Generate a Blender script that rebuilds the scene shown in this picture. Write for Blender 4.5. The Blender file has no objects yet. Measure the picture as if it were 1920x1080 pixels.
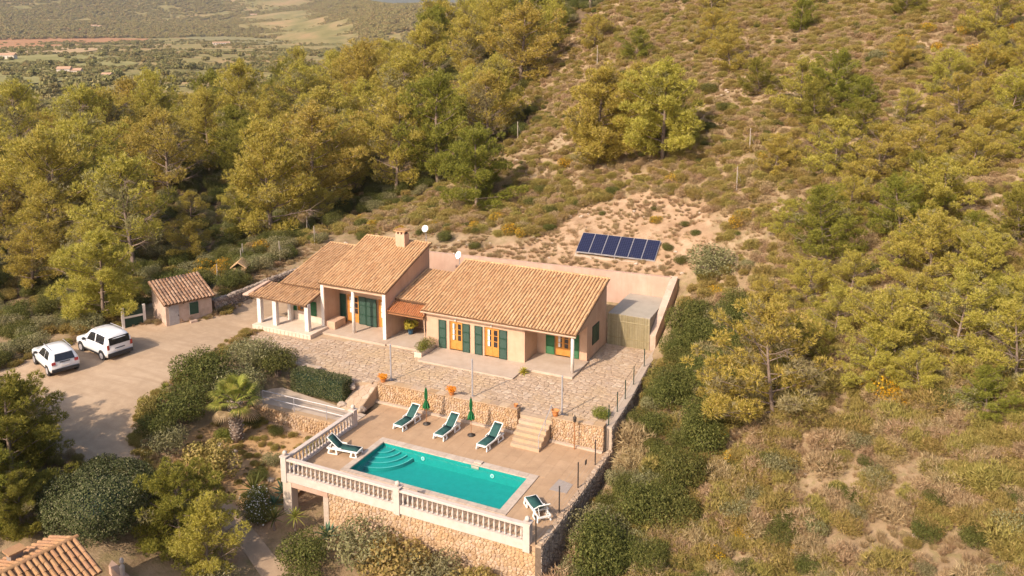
import bpy, math, random
import numpy as np
from mathutils import Vector, Matrix
PI = math.pi
sc = bpy.context.scene
COL = sc.collection

# ---------------------------------------------------------------- camera
cam = bpy.data.cameras.new('camera'); cam_o = bpy.data.objects.new('camera', cam); COL.objects.link(cam_o)
cam.sensor_fit = 'HORIZONTAL'; cam.sensor_width = 36.0
cam.lens = 36.0 * 1607.6 / 1920.0
cam.shift_y = -(540 - 324.4) / 1920.0
cam.clip_start = 0.5; cam.clip_end = 12000
cam_o.location = (26.008, -34.252, 23.578)
cam_o.rotation_euler = (math.radians(90 - 10.1707), 0, math.radians(25.5396))
sc.camera = cam_o

# ---------------------------------------------------------------- sky, sun, exposure
SUN_EL = math.radians(36); SUN_DIR = Vector((0.29, 0.957, 0)).normalized()   # direction the shadows fall
world = bpy.data.worlds.new('World'); sc.world = world; world.use_nodes = True
wn = world.node_tree.nodes; wl = world.node_tree.links
bg = wn['Background']; sky = wn.new('ShaderNodeTexSky'); sky.sky_type = 'NISHITA'
sky.sun_disc = False; sky.sun_elevation = SUN_EL
sky.sun_rotation = math.atan2(-SUN_DIR.x, -SUN_DIR.y)
sky.dust_density = 3.5; sky.air_density = 1.0
wl.new(sky.outputs[0], bg.inputs[0]); bg.inputs[1].default_value = 0.15
sun = bpy.data.lights.new('sun', 'SUN'); sun_o = bpy.data.objects.new('sun', sun); COL.objects.link(sun_o)
sun.energy = 4.1; sun.angle = math.radians(0.6); sun.color = (1.0, 0.85, 0.67)
ldir = Vector((SUN_DIR.x * math.cos(SUN_EL), SUN_DIR.y * math.cos(SUN_EL), -math.sin(SUN_EL)))
sun_o.rotation_euler = ldir.to_track_quat('-Z', 'Y').to_euler()
sun_o.location = (0, -40, 60)
vs = sc.view_settings; vs.view_transform = 'Standard'; vs.look = 'None'; vs.gamma = 1.0; vs.exposure = 0.43; vs.use_curve_mapping = False
sc.cycles.max_bounces = 6; sc.cycles.diffuse_bounces = 3; sc.cycles.transparent_max_bounces = 8
sc.cycles.caustics_reflective = False; sc.cycles.caustics_refractive = False

# ---------------------------------------------------------------- materials
def sr(r, g, b):
    f = lambda c: (c / 12.92 if c <= 0.04045 else ((c + 0.055) / 1.055) ** 2.4)
    return (f(r / 255), f(g / 255), f(b / 255), 1)
MATS = {}
def new_mat(name):
    m = bpy.data.materials.new(name); m.use_nodes = True; MATS[name] = m
    nt = m.node_tree; return m, nt, nt.nodes, nt.links, nt.nodes['Principled BSDF']
def island_random(nt):
    n = nt.nodes; l = nt.links
    g = n.new('ShaderNodeNewGeometry'); o = n.new('ShaderNodeObjectInfo')
    a = n.new('ShaderNodeMath'); a.operation = 'ADD'; l.new(g.outputs['Random Per Island'], a.inputs[0]); l.new(o.outputs['Random'], a.inputs[1])
    f = n.new('ShaderNodeMath'); f.operation = 'FRACT'; l.new(a.outputs[0], f.inputs[0]); return f.outputs[0]
def ramp(nt, fac, stops):
    r = nt.nodes.new('ShaderNodeValToRGB'); e = r.color_ramp.elements
    while len(e) > 1: e.remove(e[-1])
    e[0].position = stops[0][0]; e[0].color = stops[0][1]
    for p, c in stops[1:]:
        k = e.new(p); k.color = c
    nt.links.new(fac, r.inputs[0]); return r.outputs[0]
def noise(nt, scale, detail=4, rough=.6, coord='pos', seed=0):
    n = nt.nodes.new('ShaderNodeTexNoise'); n.inputs['Scale'].default_value = scale; n.inputs['Detail'].default_value = detail; n.inputs['Roughness'].default_value = rough
    if coord == 'pos':
        g = nt.nodes.new('ShaderNodeNewGeometry'); src = g.outputs['Position']
    else:
        g = nt.nodes.new('ShaderNodeTexCoord'); src = g.outputs['Object']
    if seed:
        v = nt.nodes.new('ShaderNodeVectorMath'); v.operation = 'ADD'; v.inputs[1].default_value = (seed * 17.3, seed * 7.1, seed * 3.7)
        nt.links.new(src, v.inputs[0]); src = v.outputs[0]
    nt.links.new(src, n.inputs['Vector']); return n.outputs['Fac']
def mix(nt, fac, a, b, mode='MIX'):
    m = nt.nodes.new('ShaderNodeMix'); m.data_type = 'RGBA'; m.blend_type = mode
    for sock, v in ((m.inputs[0], fac), (m.inputs[6], a), (m.inputs[7], b)):
        if hasattr(v, 'is_linked'): nt.links.new(v, sock)
        else: sock.default_value = v
    return m.outputs[2]
def bump(nt, bsdf, h, strength=.3, dist=.02):
    b = nt.nodes.new('ShaderNodeBump'); b.inputs['Strength'].default_value = strength; b.inputs['Distance'].default_value = dist
    nt.links.new(h, b.inputs['Height']); nt.links.new(b.outputs[0], bsdf.inputs['Normal'])
def surf(name, c1, c2, scale=3.0, rough=.85, bstr=.25, bscale=40, c3=None, s3=.6, spec=.3, metal=0):
    """weathered surface: two tones by noise, optional larger stains, fine relief"""
    m, nt, n, l, b = new_mat(name)
    col = ramp(nt, noise(nt, scale, 6, .65), [(.32, c1), (.68, c2)])
    if c3: col = mix(nt, ramp(nt, noise(nt, s3, 5, .6, seed=2), [(.5, (0, 0, 0, 1)), (.68, (.7, .7, .7, 1))]), col, c3)
    l.new(col, b.inputs['Base Color']); b.inputs['Roughness'].default_value = rough; b.inputs['Specular IOR Level'].default_value = spec; b.inputs['Metallic'].default_value = metal
    if bstr: bump(nt, b, noise(nt, bscale, 4, .7), bstr, .01)
    return m
def streaked(m, dirt, base_z=None):
    """vertical rain streaks and blotches on a rendered wall"""
    nt = m.node_tree; b = nt.nodes['Principled BSDF']; src = b.inputs['Base Color'].links[0].from_socket
    g = nt.nodes.new('ShaderNodeNewGeometry'); mp = nt.nodes.new('ShaderNodeMapping'); mp.inputs['Scale'].default_value = (4.5, 4.5, .35); nt.links.new(g.outputs['Position'], mp.inputs['Vector'])
    n = nt.nodes.new('ShaderNodeTexNoise'); n.inputs['Scale'].default_value = 1.0; n.inputs['Detail'].default_value = 6; n.inputs['Roughness'].default_value = .65; nt.links.new(mp.outputs[0], n.inputs['Vector'])
    nt.links.new(mix(nt, ramp(nt, n.outputs['Fac'], [(.48, (0, 0, 0, 1)), (.74, (.55, .55, .55, 1))]), src, dirt), b.inputs['Base Color'])
def piece_mat(name, stops, scale=6, rough=.85, dirt=None, bstr=.4, dscale=.5):
    """pieces (stones, tiles) that each take their own tone"""
    m, nt, n, l, b = new_mat(name)
    col = ramp(nt, island_random(nt), stops)
    col = mix(nt, .55, col, ramp(nt, noise(nt, scale, 5, .7), [(.3, (.55, .52, .5, 1)), (.7, (1, 1, 1, 1))]), 'MULTIPLY')
    if dirt: col = mix(nt, ramp(nt, noise(nt, dscale, 5, .7, seed=3), [(.46, (0, 0, 0, 1)), (.66, (.75, .75, .75, 1))]), col, dirt)
    l.new(col, b.inputs['Base Color']); b.inputs['Roughness'].default_value = rough; b.inputs['Specular IOR Level'].default_value = .25
    if bstr: bump(nt, b, noise(nt, 25, 4, .7), bstr, .02)
    return m
def leaf_mat(name, stops, trans=.35, rough=.6, objvar=.35):
    m, nt, n, l, b = new_mat(name)
    col = ramp(nt, island_random(nt), stops)
    o = n.new('ShaderNodeObjectInfo')
    h = n.new('ShaderNodeHueSaturation'); l.new(col, h.inputs['Color'])
    def rng(lo, hi, src):
        r = n.new('ShaderNodeMapRange'); r.inputs[3].default_value = lo; r.inputs[4].default_value = hi; l.new(src, r.inputs[0]); return r.outputs[0]
    l.new(rng(.5 - .016 * objvar / .35, .5 + .012 * objvar / .35, o.outputs['Random']), h.inputs['Hue'])
    # slow tone drift through the crown, as sprays of different age
    l.new(rng(1 - objvar, 1 + objvar * .7, noise(nt, 1.1, 3, .6)), h.inputs['Value'])
    b.inputs['Roughness'].default_value = rough; b.inputs['Specular IOR Level'].default_value = .15
    l.new(h.outputs[0], b.inputs['Base Color'])
    t = n.new('ShaderNodeBsdfTranslucent'); l.new(h.outputs[0], t.inputs[0])
    ms = n.new('ShaderNodeMixShader'); ms.inputs[0].default_value = trans
    l.new(b.outputs[0], ms.inputs[1]); l.new(t.outputs[0], ms.inputs[2]); l.new(ms.outputs[0], n['Material Output'].inputs[0])
    return m
def plain(name, c, rough=.5, spec=.4, metal=0, var=.12):
    m, nt, n, l, b = new_mat(name)
    d = (c[0] * (1 - var), c[1] * (1 - var), c[2] * (1 - var), 1); u = (min(1, c[0] * (1 + var)), min(1, c[1] * (1 + var)), min(1, c[2] * (1 + var)), 1)
    l.new(ramp(nt, noise(nt, 5, 4, .6, 'obj'), [(.3, d), (.7, u)]), b.inputs['Base Color'])
    b.inputs['Roughness'].default_value = rough; b.inputs['Specular IOR Level'].default_value = spec; b.inputs['Metallic'].default_value = metal
    return m

M_wall = surf('render_peach', (0.522, 0.335, 0.228, 1), (0.585, 0.395, 0.280, 1), 1.3, .9, .2, 60, (0.459, 0.283, 0.191, 1), .5)
M_wallw = surf('render_cream', (0.592, 0.464, 0.368, 1), (0.640, 0.528, 0.432, 1), 1.5, .9, .2, 60)
M_pink = surf('render_pink', (0.500, 0.318, 0.242, 1), (0.560, 0.386, 0.304, 1), .9, .9, .25, 40, (0.416, 0.267, 0.203, 1), .35)
M_shedw = surf('render_weathered', (0.468, 0.328, 0.257, 1), (0.546, 0.406, 0.328, 1), 1.8, .92, .3, 40, (0.328, 0.242, 0.187, 1), 1.2)
for m_ in (M_wall, M_pink, M_shedw): streaked(m_, (.40, .27, .19, 1))
streaked(M_wallw, (.46, .36, .28, 1))
M_tile = piece_mat('roof_tile_pale', [(0, (0.597, 0.338, 0.167, 1)), (.3, (0.659, 0.397, 0.207, 1)), (.6, (0.721, 0.456, 0.252, 1)), (.88, (0.618, 0.338, 0.167, 1)), (1, (0.474, 0.274, 0.144, 1))], 9, .9, (0.515, 0.309, 0.158, 1), dscale=.6)
M_tileo = piece_mat('roof_tile_orange', [(0, (0.515, 0.203, 0.078, 1)), (.5, (0.577, 0.250, 0.109, 1)), (1, (0.484, 0.187, 0.078, 1))], 9, .85)
M_tiled = piece_mat('roof_tile_old', [(0, (0.296, 0.164, 0.101, 1)), (.4, (0.406, 0.242, 0.156, 1)), (.75, (0.452, 0.296, 0.203, 1)), (1, (0.234, 0.140, 0.101, 1))], 9, .9, (0.203, 0.133, 0.094, 1), dscale=.9)
M_tilec = piece_mat('roof_tile_worn', [(0, (0.484, 0.270, 0.135, 1)), (.4, (0.577, 0.343, 0.180, 1)), (.8, (0.639, 0.392, 0.216, 1)), (1, (0.391, 0.225, 0.126, 1))], 9, .9, (0.433, 0.255, 0.135, 1), dscale=.6)
M_tilen = piece_mat('roof_tile_ochre', [(0, (0.390, 0.211, 0.101, 1)), (.5, (0.468, 0.273, 0.140, 1)), (1, (0.406, 0.218, 0.117, 1))], 12, .9, (0.359, 0.195, 0.117, 1))
M_under = surf('roof_underlay_shade_tone', (.15, .085, .05, 1), (.21, .12, .07, 1), 4, .95)  # brown darkened to stand for shade in the channels between tile columns
M_wood = surf('wood_orange', (0.484, 0.203, 0.043, 1), (0.577, 0.265, 0.066, 1), 5, .55, .1)
M_woodd = surf('wood_brown', (.28, .12, .05, 1), (.36, .17, .08, 1), 5, .6, .1)
M_green = plain('paint_green', (.014, .050, .032, 1), .5)
M_greend = plain('paint_deep_green', (.008, .035, .022, 1), .55)
M_greeng = plain('paint_bright_green', (.015, .11, .035, 1), .5)
M_white = plain('white_plastic', (.78, .76, .73, 1), .4, var=.05)
M_wpaint = plain('white_paint', (0.680, 0.612, 0.561, 1), .6, var=.06)
M_cast = surf('cast_stone_white', (0.507, 0.422, 0.368, 1), (0.584, 0.499, 0.447, 1), 4, .9, .2, 60)
M_sling = plain('sling_green', (.030, .085, .078, 1), .75, .2, var=.2)
M_umb = plain('umbrella_green', (.015, .12, .04, 1), .8, .2, var=.25)
M_metal = plain('grey_metal', (.42, .40, .42, 1), .45, .5, .3)
M_dark = plain('dark_metal', (.045, .035, .03, 1), .6)
M_black = plain('black_rubber', (.018, .018, .02, 1), .7)
M_deck = piece_mat('terrace_tile', [(0, (0.455, 0.299, 0.186, 1)), (.5, (0.475, 0.316, 0.197, 1)), (1, (0.495, 0.331, 0.209, 1))], 1.2, .8, (0.420, 0.270, 0.163, 1), .08, dscale=.3)
M_grout = surf('grout', (.43, .29, .185, 1), (.46, .315, .2, 1), 6, .95)
M_cop = piece_mat('coping_stone', [(0, (0.515, 0.406, 0.328, 1)), (1, (0.577, 0.476, 0.398, 1))], 5, .8, None, .1)
M_flag = piece_mat('flagstone', [(0, (.43, .31, .22, 1)), (.35, (.47, .345, .25, 1)), (.75, (.51, .38, .28, 1)), (.93, (.57, .445, .34, 1)), (1, (.44, .325, .25, 1))], 5, .9, (.47, .33, .195, 1), .4, dscale=.28)
M_joint = surf('flag_joint', (.41, .29, .195, 1), (.47, .34, .23, 1), 5, .95, .4, 20, (.42, .30, .16, 1), .4)
M_stone = piece_mat('wall_stone', [(0, (.40, .25, .14, 1)), (.3, (.50, .345, .215, 1)), (.6, (.57, .42, .29, 1)), (.85, (.52, .38, .28, 1)), (1, (.36, .245, .165, 1))], 8, .92, (.50, .31, .155, 1), .5)
M_mortar = surf('mortar', (0.359, 0.234, 0.140, 1), (0.452, 0.312, 0.195, 1), 8, .95, .4, 30)
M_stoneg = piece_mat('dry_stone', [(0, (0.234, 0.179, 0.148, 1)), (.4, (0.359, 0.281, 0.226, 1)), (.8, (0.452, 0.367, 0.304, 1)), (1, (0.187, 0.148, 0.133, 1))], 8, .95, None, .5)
M_gap = surf('stone_gap', (.12, .085, .06, 1), (.2, .14, .1, 1), 8, .98)
M_slab = surf('concrete_slab', (0.437, 0.335, 0.257, 1), (0.499, 0.398, 0.320, 1), 1.6, .9, .2, 40, (0.390, 0.289, 0.218, 1), .5)
M_conc = surf('concrete_grey', (0.359, 0.312, 0.257, 1), (0.421, 0.367, 0.304, 1), 1.6, .9, .2, 40)
M_rock = surf('limestone', (.34, .26, .20, 1), (.50, .40, .32, 1), 2.2, .95, .6, 14)
M_reed = piece_mat('reed_cane', [(0, (0.359, 0.289, 0.156, 1)), (.5, (0.452, 0.374, 0.218, 1)), (1, (0.515, 0.437, 0.281, 1))], 6, .85, None, .1)
M_terra = plain('terracotta', (.62, .25, .085, 1), .8)
M_bark = surf('bark', (.16, .11, .085, 1), (.28, .21, .17, 1), 6, .95, .6, 14)
M_twig = surf('dead_twig', (.32, .26, .22, 1), (.46, .39, .34, 1), 6, .95, .3, 20)
M_glass, nt, n, l, b = new_mat('window_glass'); b.inputs['Base Color'].default_value = (.025, .022, .025, 1); b.inputs['Roughness'].default_value = .08; b.inputs['Specular IOR Level'].default_value = .7
M_curtain = plain('curtain', (.72, .70, .70, 1), .9, .1)
M_car, nt, n, l, b = new_mat('car_white'); b.inputs['Base Color'].default_value = (.80, .79, .80, 1); b.inputs['Roughness'].default_value = .28; b.inputs['Coat Weight'].default_value = .6; b.inputs['Coat Roughness'].default_value = .05
bump(nt, b, noise(nt, 3, 2, .5, 'obj'), .02, .02)
M_cglass, nt, n, l, b = new_mat('car_glass'); b.inputs['Base Color'].default_value = (.02, .02, .025, 1); b.inputs['Roughness'].default_value = .05; b.inputs['Specular IOR Level'].default_value = .8
M_trim = plain('car_trim', (.035, .035, .038, 1), .55)
M_lred = plain('lamp_red', (.35, .03, .02, 1), .2, .6)
M_pv, nt, n, l, b = new_mat('pv_cells')
br = n.new('ShaderNodeTexBrick'); br.offset = 0; br.inputs['Scale'].default_value = 1.0; br.inputs['Mortar Size'].default_value = .012; br.inputs['Brick Width'].default_value = .17; br.inputs['Row Height'].default_value = .17
br.inputs['Color1'].default_value = (.008, .010, .036, 1); br.inputs['Color2'].default_value = (.010, .013, .046, 1); br.inputs['Mortar'].default_value = (.05, .055, .09, 1)
tc = n.new('ShaderNodeTexCoord'); l.new(tc.outputs['Object'], br.inputs['Vector']); l.new(br.outputs[0], b.inputs['Base Color']); b.inputs['Roughness'].default_value = .35; b.inputs['Specular IOR Level'].default_value = .2
M_basin = surf('pool_mosaic', (.007, .27, .25, 1), (.010, .31, .285, 1), 3, .6, 0)
M_nose = surf('pool_nosing', (.16, .50, .46, 1), (.20, .56, .52, 1), 3, .5, 0)
M_water, nt, n, l, b = new_mat('pool_water')
tr = n.new('ShaderNodeBsdfTransparent'); tr.inputs[0].default_value = (.80, 1, .99, 1)
gl = n.new('ShaderNodeBsdfGlossy'); gl.inputs['Roughness'].default_value = .03
fr = n.new('ShaderNodeFresnel'); gb = n.new('ShaderNodeNewGeometry'); ir = n.new('ShaderNodeMapRange')   # same reflectance from above and below the thin surface sheet
ir.inputs[3].default_value = 1.33; ir.inputs[4].default_value = 1 / 1.33; l.new(gb.outputs['Backfacing'], ir.inputs[0]); l.new(ir.outputs[0], fr.inputs[0])
bm_ = n.new('ShaderNodeBump'); bm_.inputs['Strength'].default_value = .45; bm_.inputs['Distance'].default_value = .05; l.new(noise(nt, 3.2, 3, .5), bm_.inputs['Height'])
l.new(bm_.outputs[0], gl.inputs['Normal']); l.new(bm_.outputs[0], fr.inputs['Normal'])
ms = n.new('ShaderNodeMixShader'); l.new(fr.outputs[0], ms.inputs[0]); l.new(tr.outputs[0], ms.inputs[1]); l.new(gl.outputs[0], ms.inputs[2]); l.new(ms.outputs[0], n['Material Output'].inputs[0])
# foliage
L_pine = leaf_mat('pine_needles', [(0.0, (0.300, 0.257, 0.041, 1)), (0.33, (0.466, 0.398, 0.067, 1)), (0.67, (0.601, 0.499, 0.107, 1)), (1.0, (0.691, 0.559, 0.200, 1))], .42)
L_pined = leaf_mat('pine_needles_dark', [(0.0, (0.165, 0.169, 0.029, 1)), (0.5, (0.281, 0.271, 0.047, 1)), (1.0, (0.428, 0.372, 0.074, 1))], .38)
L_pineb = leaf_mat('pine_needles_dry', [(0.0, (0.242, 0.208, 0.083, 1)), (0.5, (0.363, 0.312, 0.133, 1)), (1.0, (0.473, 0.416, 0.228, 1))], .38)
L_mast = leaf_mat('mastic_leaves', [(0.0, (0.076, 0.087, 0.020, 1)), (0.5, (0.128, 0.136, 0.033, 1)), (1.0, (0.220, 0.207, 0.060, 1))], .3)
L_olive = leaf_mat('wild_olive_leaves', [(0.0, (0.170, 0.158, 0.064, 1)), (0.5, (0.266, 0.245, 0.110, 1)), (1.0, (0.387, 0.345, 0.190, 1))], .3)
L_dry = leaf_mat('dry_shrub_leaves', [(0.0, (0.326, 0.216, 0.113, 1)), (0.5, (0.477, 0.343, 0.184, 1)), (1.0, (0.603, 0.458, 0.273, 1))], .3)
L_heath = leaf_mat('heath_leaves', [(0.0, (0.252, 0.211, 0.058, 1)), (0.5, (0.394, 0.318, 0.092, 1)), (1.0, (0.534, 0.395, 0.151, 1))], .35)
L_straw = leaf_mat('straw_blades', [(0.0, (0.36, 0.25, 0.13, 1)), (0.5, (0.46, 0.33, 0.18, 1)), (1.0, (0.54, 0.40, 0.24, 1))], .35)
L_gorse = leaf_mat('gorse_flowers', [(0, (0.496, 0.258, 0.012, 1)), (.6, (0.592, 0.327, 0.018, 1)), (1, (0.640, 0.413, 0.030, 1))], .25, objvar=.15)
L_clip = leaf_mat('clipped_leaves', [(0.0, (0.05, 0.062, 0.02, 1)), (0.33, (0.085, 0.1, 0.033, 1)), (0.67, (0.13, 0.14, 0.055, 1)), (1.0, (0.26, 0.24, 0.13, 1))], .25)
L_palm = leaf_mat('palm_fronds', [(0, (0.169, 0.195, 0.033, 1)), (.6, (0.286, 0.299, 0.055, 1)), (1, (0.390, 0.351, 0.088, 1))], .3)
L_agave = leaf_mat('agave_leaves', [(0, (.09, .16, .10, 1)), (1, (.18, .26, .16, 1))], .15)
L_bright = leaf_mat('bright_leaves', [(0, (.14, .16, .03, 1)), (1, (.30, .29, .06, 1))], .3)
L_yell = leaf_mat('yellow_green_leaves', [(0, (.34, .32, .04, 1)), (1, (.62, .52, .08, 1))], .3)
L_wflow = leaf_mat('white_blossom', [(0, (.7, .66, .6, 1)), (1, (.8, .78, .75, 1))], .2, objvar=.1)
L_oflow = leaf_mat('orange_blossom', [(0, (.72, .26, .02, 1)), (1, (.82, .36, .03, 1))], .2, objvar=.1)
L_far = leaf_mat('far_tree_leaves', [(0.0, (0.214, 0.180, 0.068, 1)), (0.5, (0.321, 0.262, 0.097, 1)), (1.0, (0.429, 0.328, 0.123, 1))], .15)
L_orch = leaf_mat('orchard_leaves', [(0.0, (0.177, 0.163, 0.055, 1)), (0.5, (0.253, 0.228, 0.080, 1)), (1.0, (0.342, 0.286, 0.120, 1))], .2)

# ---------------------------------------------------------------- mesh helpers
class MB:
    """collects boxes, tubes and prisms; build() links them as one mesh object"""
    def __init__(s): s.v = []; s.f = []
    def add(s, vs_, fs_):
        o = len(s.v); s.v += [tuple(map(float, p)) for p in vs_]; s.f += [tuple(i + o for i in q) for q in fs_]; return s
    def box(s, x0, x1, y0, y1, z0, z1):
        return s.add([(x0, y0, z0), (x1, y0, z0), (x1, y1, z0), (x0, y1, z0), (x0, y0, z1), (x1, y0, z1), (x1, y1, z1), (x0, y1, z1)],
                     [(3, 2, 1, 0), (4, 5, 6, 7), (0, 1, 5, 4), (1, 2, 6, 5), (2, 3, 7, 6), (3, 0, 4, 7)])
    def beam(s, a, b, w, h=None, up=(0, 0, 1)):
        """box bar from a to b, w wide and h deep"""
        h = h or w; a = Vector(a); b = Vector(b); d = (b - a).normalized(); u = Vector(up)
        if abs(d.dot(u)) > .98: u = Vector((0, 1, 0))
        r = d.cross(u).normalized(); u = r.cross(d).normalized(); r = r * (w / 2); u = u * (h / 2)
        return s.add([a - r - u, a + r - u, a + r + u, a - r + u, b - r - u, b + r - u, b + r + u, b - r + u],
                     [(3, 2, 1, 0), (4, 5, 6, 7), (0, 1, 5, 4), (1, 2, 6, 5), (2, 3, 7, 6), (3, 0, 4, 7)])
    def tube(s, pts, rad, n=8, cap=True):
        pts = [Vector(p) for p in pts]; rad = rad if hasattr(rad, '__len__') else [rad] * len(pts)
        vs_ = []; fs_ = []
        for i, p in enumerate(pts):
            d = (pts[min(i + 1, len(pts) - 1)] - pts[max(i - 1, 0)]).normalized()
            u = Vector((0, 0, 1)) if abs(d.z) < .95 else Vector((1, 0, 0))
            r = d.cross(u).normalized(); u = r.cross(d)
            for k in range(n):
                a = 2 * PI * k / n; vs_.append(p + (r * math.cos(a) + u * math.sin(a)) * rad[i])
        for i in range(len(pts) - 1):
            for k in range(n):
                fs_.append((i * n + k, i * n + (k + 1) % n, (i + 1) * n + (k + 1) % n, (i + 1) * n + k))
        if cap: fs_.append(tuple(range(n))[::-1]); fs_.append(tuple(range((len(pts) - 1) * n, len(pts) * n)))
        return s.add(vs_, fs_)
    def lathe(s, prof, n=10, o=(0, 0, 0)):
        vs_ = []; fs_ = []; m = len(prof)
        for r, z in prof:
            for k in range(n):
                a = 2 * PI * k / n; vs_.append((o[0] + r * math.cos(a), o[1] + r * math.sin(a), o[2] + z))
        for i in range(m - 1):
            for k in range(n): fs_.append((i * n + k, i * n + (k + 1) % n, (i + 1) * n + (k + 1) % n, (i + 1) * n + k))
        fs_.append(tuple(range(n))[::-1]); fs_.append(tuple(range((m - 1) * n, m * n)))
        return s.add(vs_, fs_)
    def prism(s, poly, z0, z1):
        """vertical prism over a counter-clockwise polygon; z1 may be a list of heights"""
        m = len(poly); zt = z1 if hasattr(z1, '__len__') else [z1] * m; zb = z0 if hasattr(z0, '__len__') else [z0] * m
        return s.add([(x, y, zb[i]) for i, (x, y) in enumerate(poly)] + [(x, y, zt[i]) for i, (x, y) in enumerate(poly)],
                     [tuple(range(m))[::-1], tuple(range(m, 2 * m))] + [(i, (i + 1) % m, m + (i + 1) % m, m + i) for i in range(m)])
    def sideprism(s, poly, x0, x1):
        """prism along x over a polygon of (y, z)"""
        m = len(poly)
        return s.add([(x0, y, z) for y, z in poly] + [(x1, y, z) for y, z in poly],
                     [tuple(range(m)), tuple(range(m, 2 * m))[::-1]] + [((i + 1) % m, i, m + i, m + (i + 1) % m) for i in range(m)])
    def build(s, name, mat, parent=None, smooth=False, bevel=0):
        off = LOC.get(parent.name, (0, 0, 0)) if parent else (0, 0, 0)
        v = np.array(s.v, float).reshape(-1, 3) - np.array(off)
        return link_mesh(name, mk_mesh(name, v, s.f, mat, smooth), parent, bevel)
LOC = {}
def mk_mesh(name, v, f, mat, smooth=False):
    me = bpy.data.meshes.new(name); me.from_pydata([tuple(p) for p in v], [], f); me.validate(); me.update()
    if mat: me.materials.append(mat)
    if smooth: me.polygons.foreach_set('use_smooth', [True] * len(me.polygons))
    return me
def np_mesh(name, v, tri, mat):
    """large triangle/quad mesh from arrays"""
    me = bpy.data.meshes.new(name); k = tri.shape[1]
    me.vertices.add(len(v)); me.vertices.foreach_set('co', np.asarray(v, np.float32).ravel())
    me.loops.add(tri.size); me.loops.foreach_set('vertex_index', tri.astype(np.int32).ravel())
    me.polygons.add(len(tri)); me.polygons.foreach_set('loop_start', np.arange(0, tri.size, k, dtype=np.int32))
    me.update(calc_edges=True)
    if mat: me.materials.append(mat)
    return me
def link_mesh(name, me, parent=None, bevel=0):
    o = bpy.data.objects.new(name, me); COL.objects.link(o)
    if parent:
        o.parent = parent; LOC[o.name] = LOC.get(parent.name, (0, 0, 0))
    if bevel:
        b = o.modifiers.new('bevel', 'BEVEL'); b.width = bevel; b.segments = 2; b.limit_method = 'ANGLE'
    return o
def tag(o, label, cat=None, group=None, kind=None):
    if label: o['label'] = label
    if cat: o['category'] = cat
    if group: o['group'] = group
    if kind: o['kind'] = kind
    return o
def thing(name, label, cat, loc=(0, 0, 0), group=None, local=False):
    """an Empty at the thing's base; parts given in world coordinates are stored relative to it (local: parts are built round the origin)"""
    o = bpy.data.objects.new(name, None); COL.objects.link(o); o.location = loc; o.empty_display_size = .3
    LOC[o.name] = (0, 0, 0) if local else tuple(loc)
    return tag(o, label, cat, group)
def struct(o): o['kind'] = 'structure'; return o
def stuff(o): o['kind'] = 'stuff'; return o
def kids(o): return [c for c in KID.get(o.name, [])]
KID = {}
def reg(root):
    """remember a finished thing's tree so that copies need no search"""
    allc = {}
    for c in root.children_recursive: allc.setdefault(c.parent.name, []).append(c)
    KID.update(allc); return root
def dup(root, loc, rz=0, scale=1, label=None, group=None, sz=None):
    r = root.copy(); COL.objects.link(r); r.location = loc; r.rotation_euler = (0, 0, rz); r.scale = (scale, scale, scale * (sz or 1))
    if label: r['label'] = label
    if group: r['group'] = group
    def rec(src, dst):
        for c in KID.get(src.name, []):
            d = c.copy(); COL.objects.link(d); d.parent = dst; rec(c, d)
    rec(root, r); return r
def inside(poly, x, y):
    """vectorised point in polygon"""
    x = np.asarray(x, float); y = np.asarray(y, float); r = np.zeros(x.shape, bool); n = len(poly)
    for i in range(n):
        x1, y1 = poly[i]; x2, y2 = poly[(i + 1) % n]
        c = ((y1 > y) != (y2 > y)) & (x < (x2 - x1) * (y - y1) / ((y2 - y1) if y2 != y1 else 1e-9) + x1); r ^= c
    return r
def clip_half(poly, p, nrm):
    out = []; m = len(poly)
    for i in range(m):
        a = poly[i]; b = poly[(i + 1) % m]
        da = (a[0] - p[0]) * nrm[0] + (a[1] - p[1]) * nrm[1]; db = (b[0] - p[0]) * nrm[0] + (b[1] - p[1]) * nrm[1]
        if da <= 0: out.append(a)
        if (da < 0 < db) or (db < 0 < da):
            t = da / (da - db); out.append((a[0] + (b[0] - a[0]) * t, a[1] + (b[1] - a[1]) * t))
    return out
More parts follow.
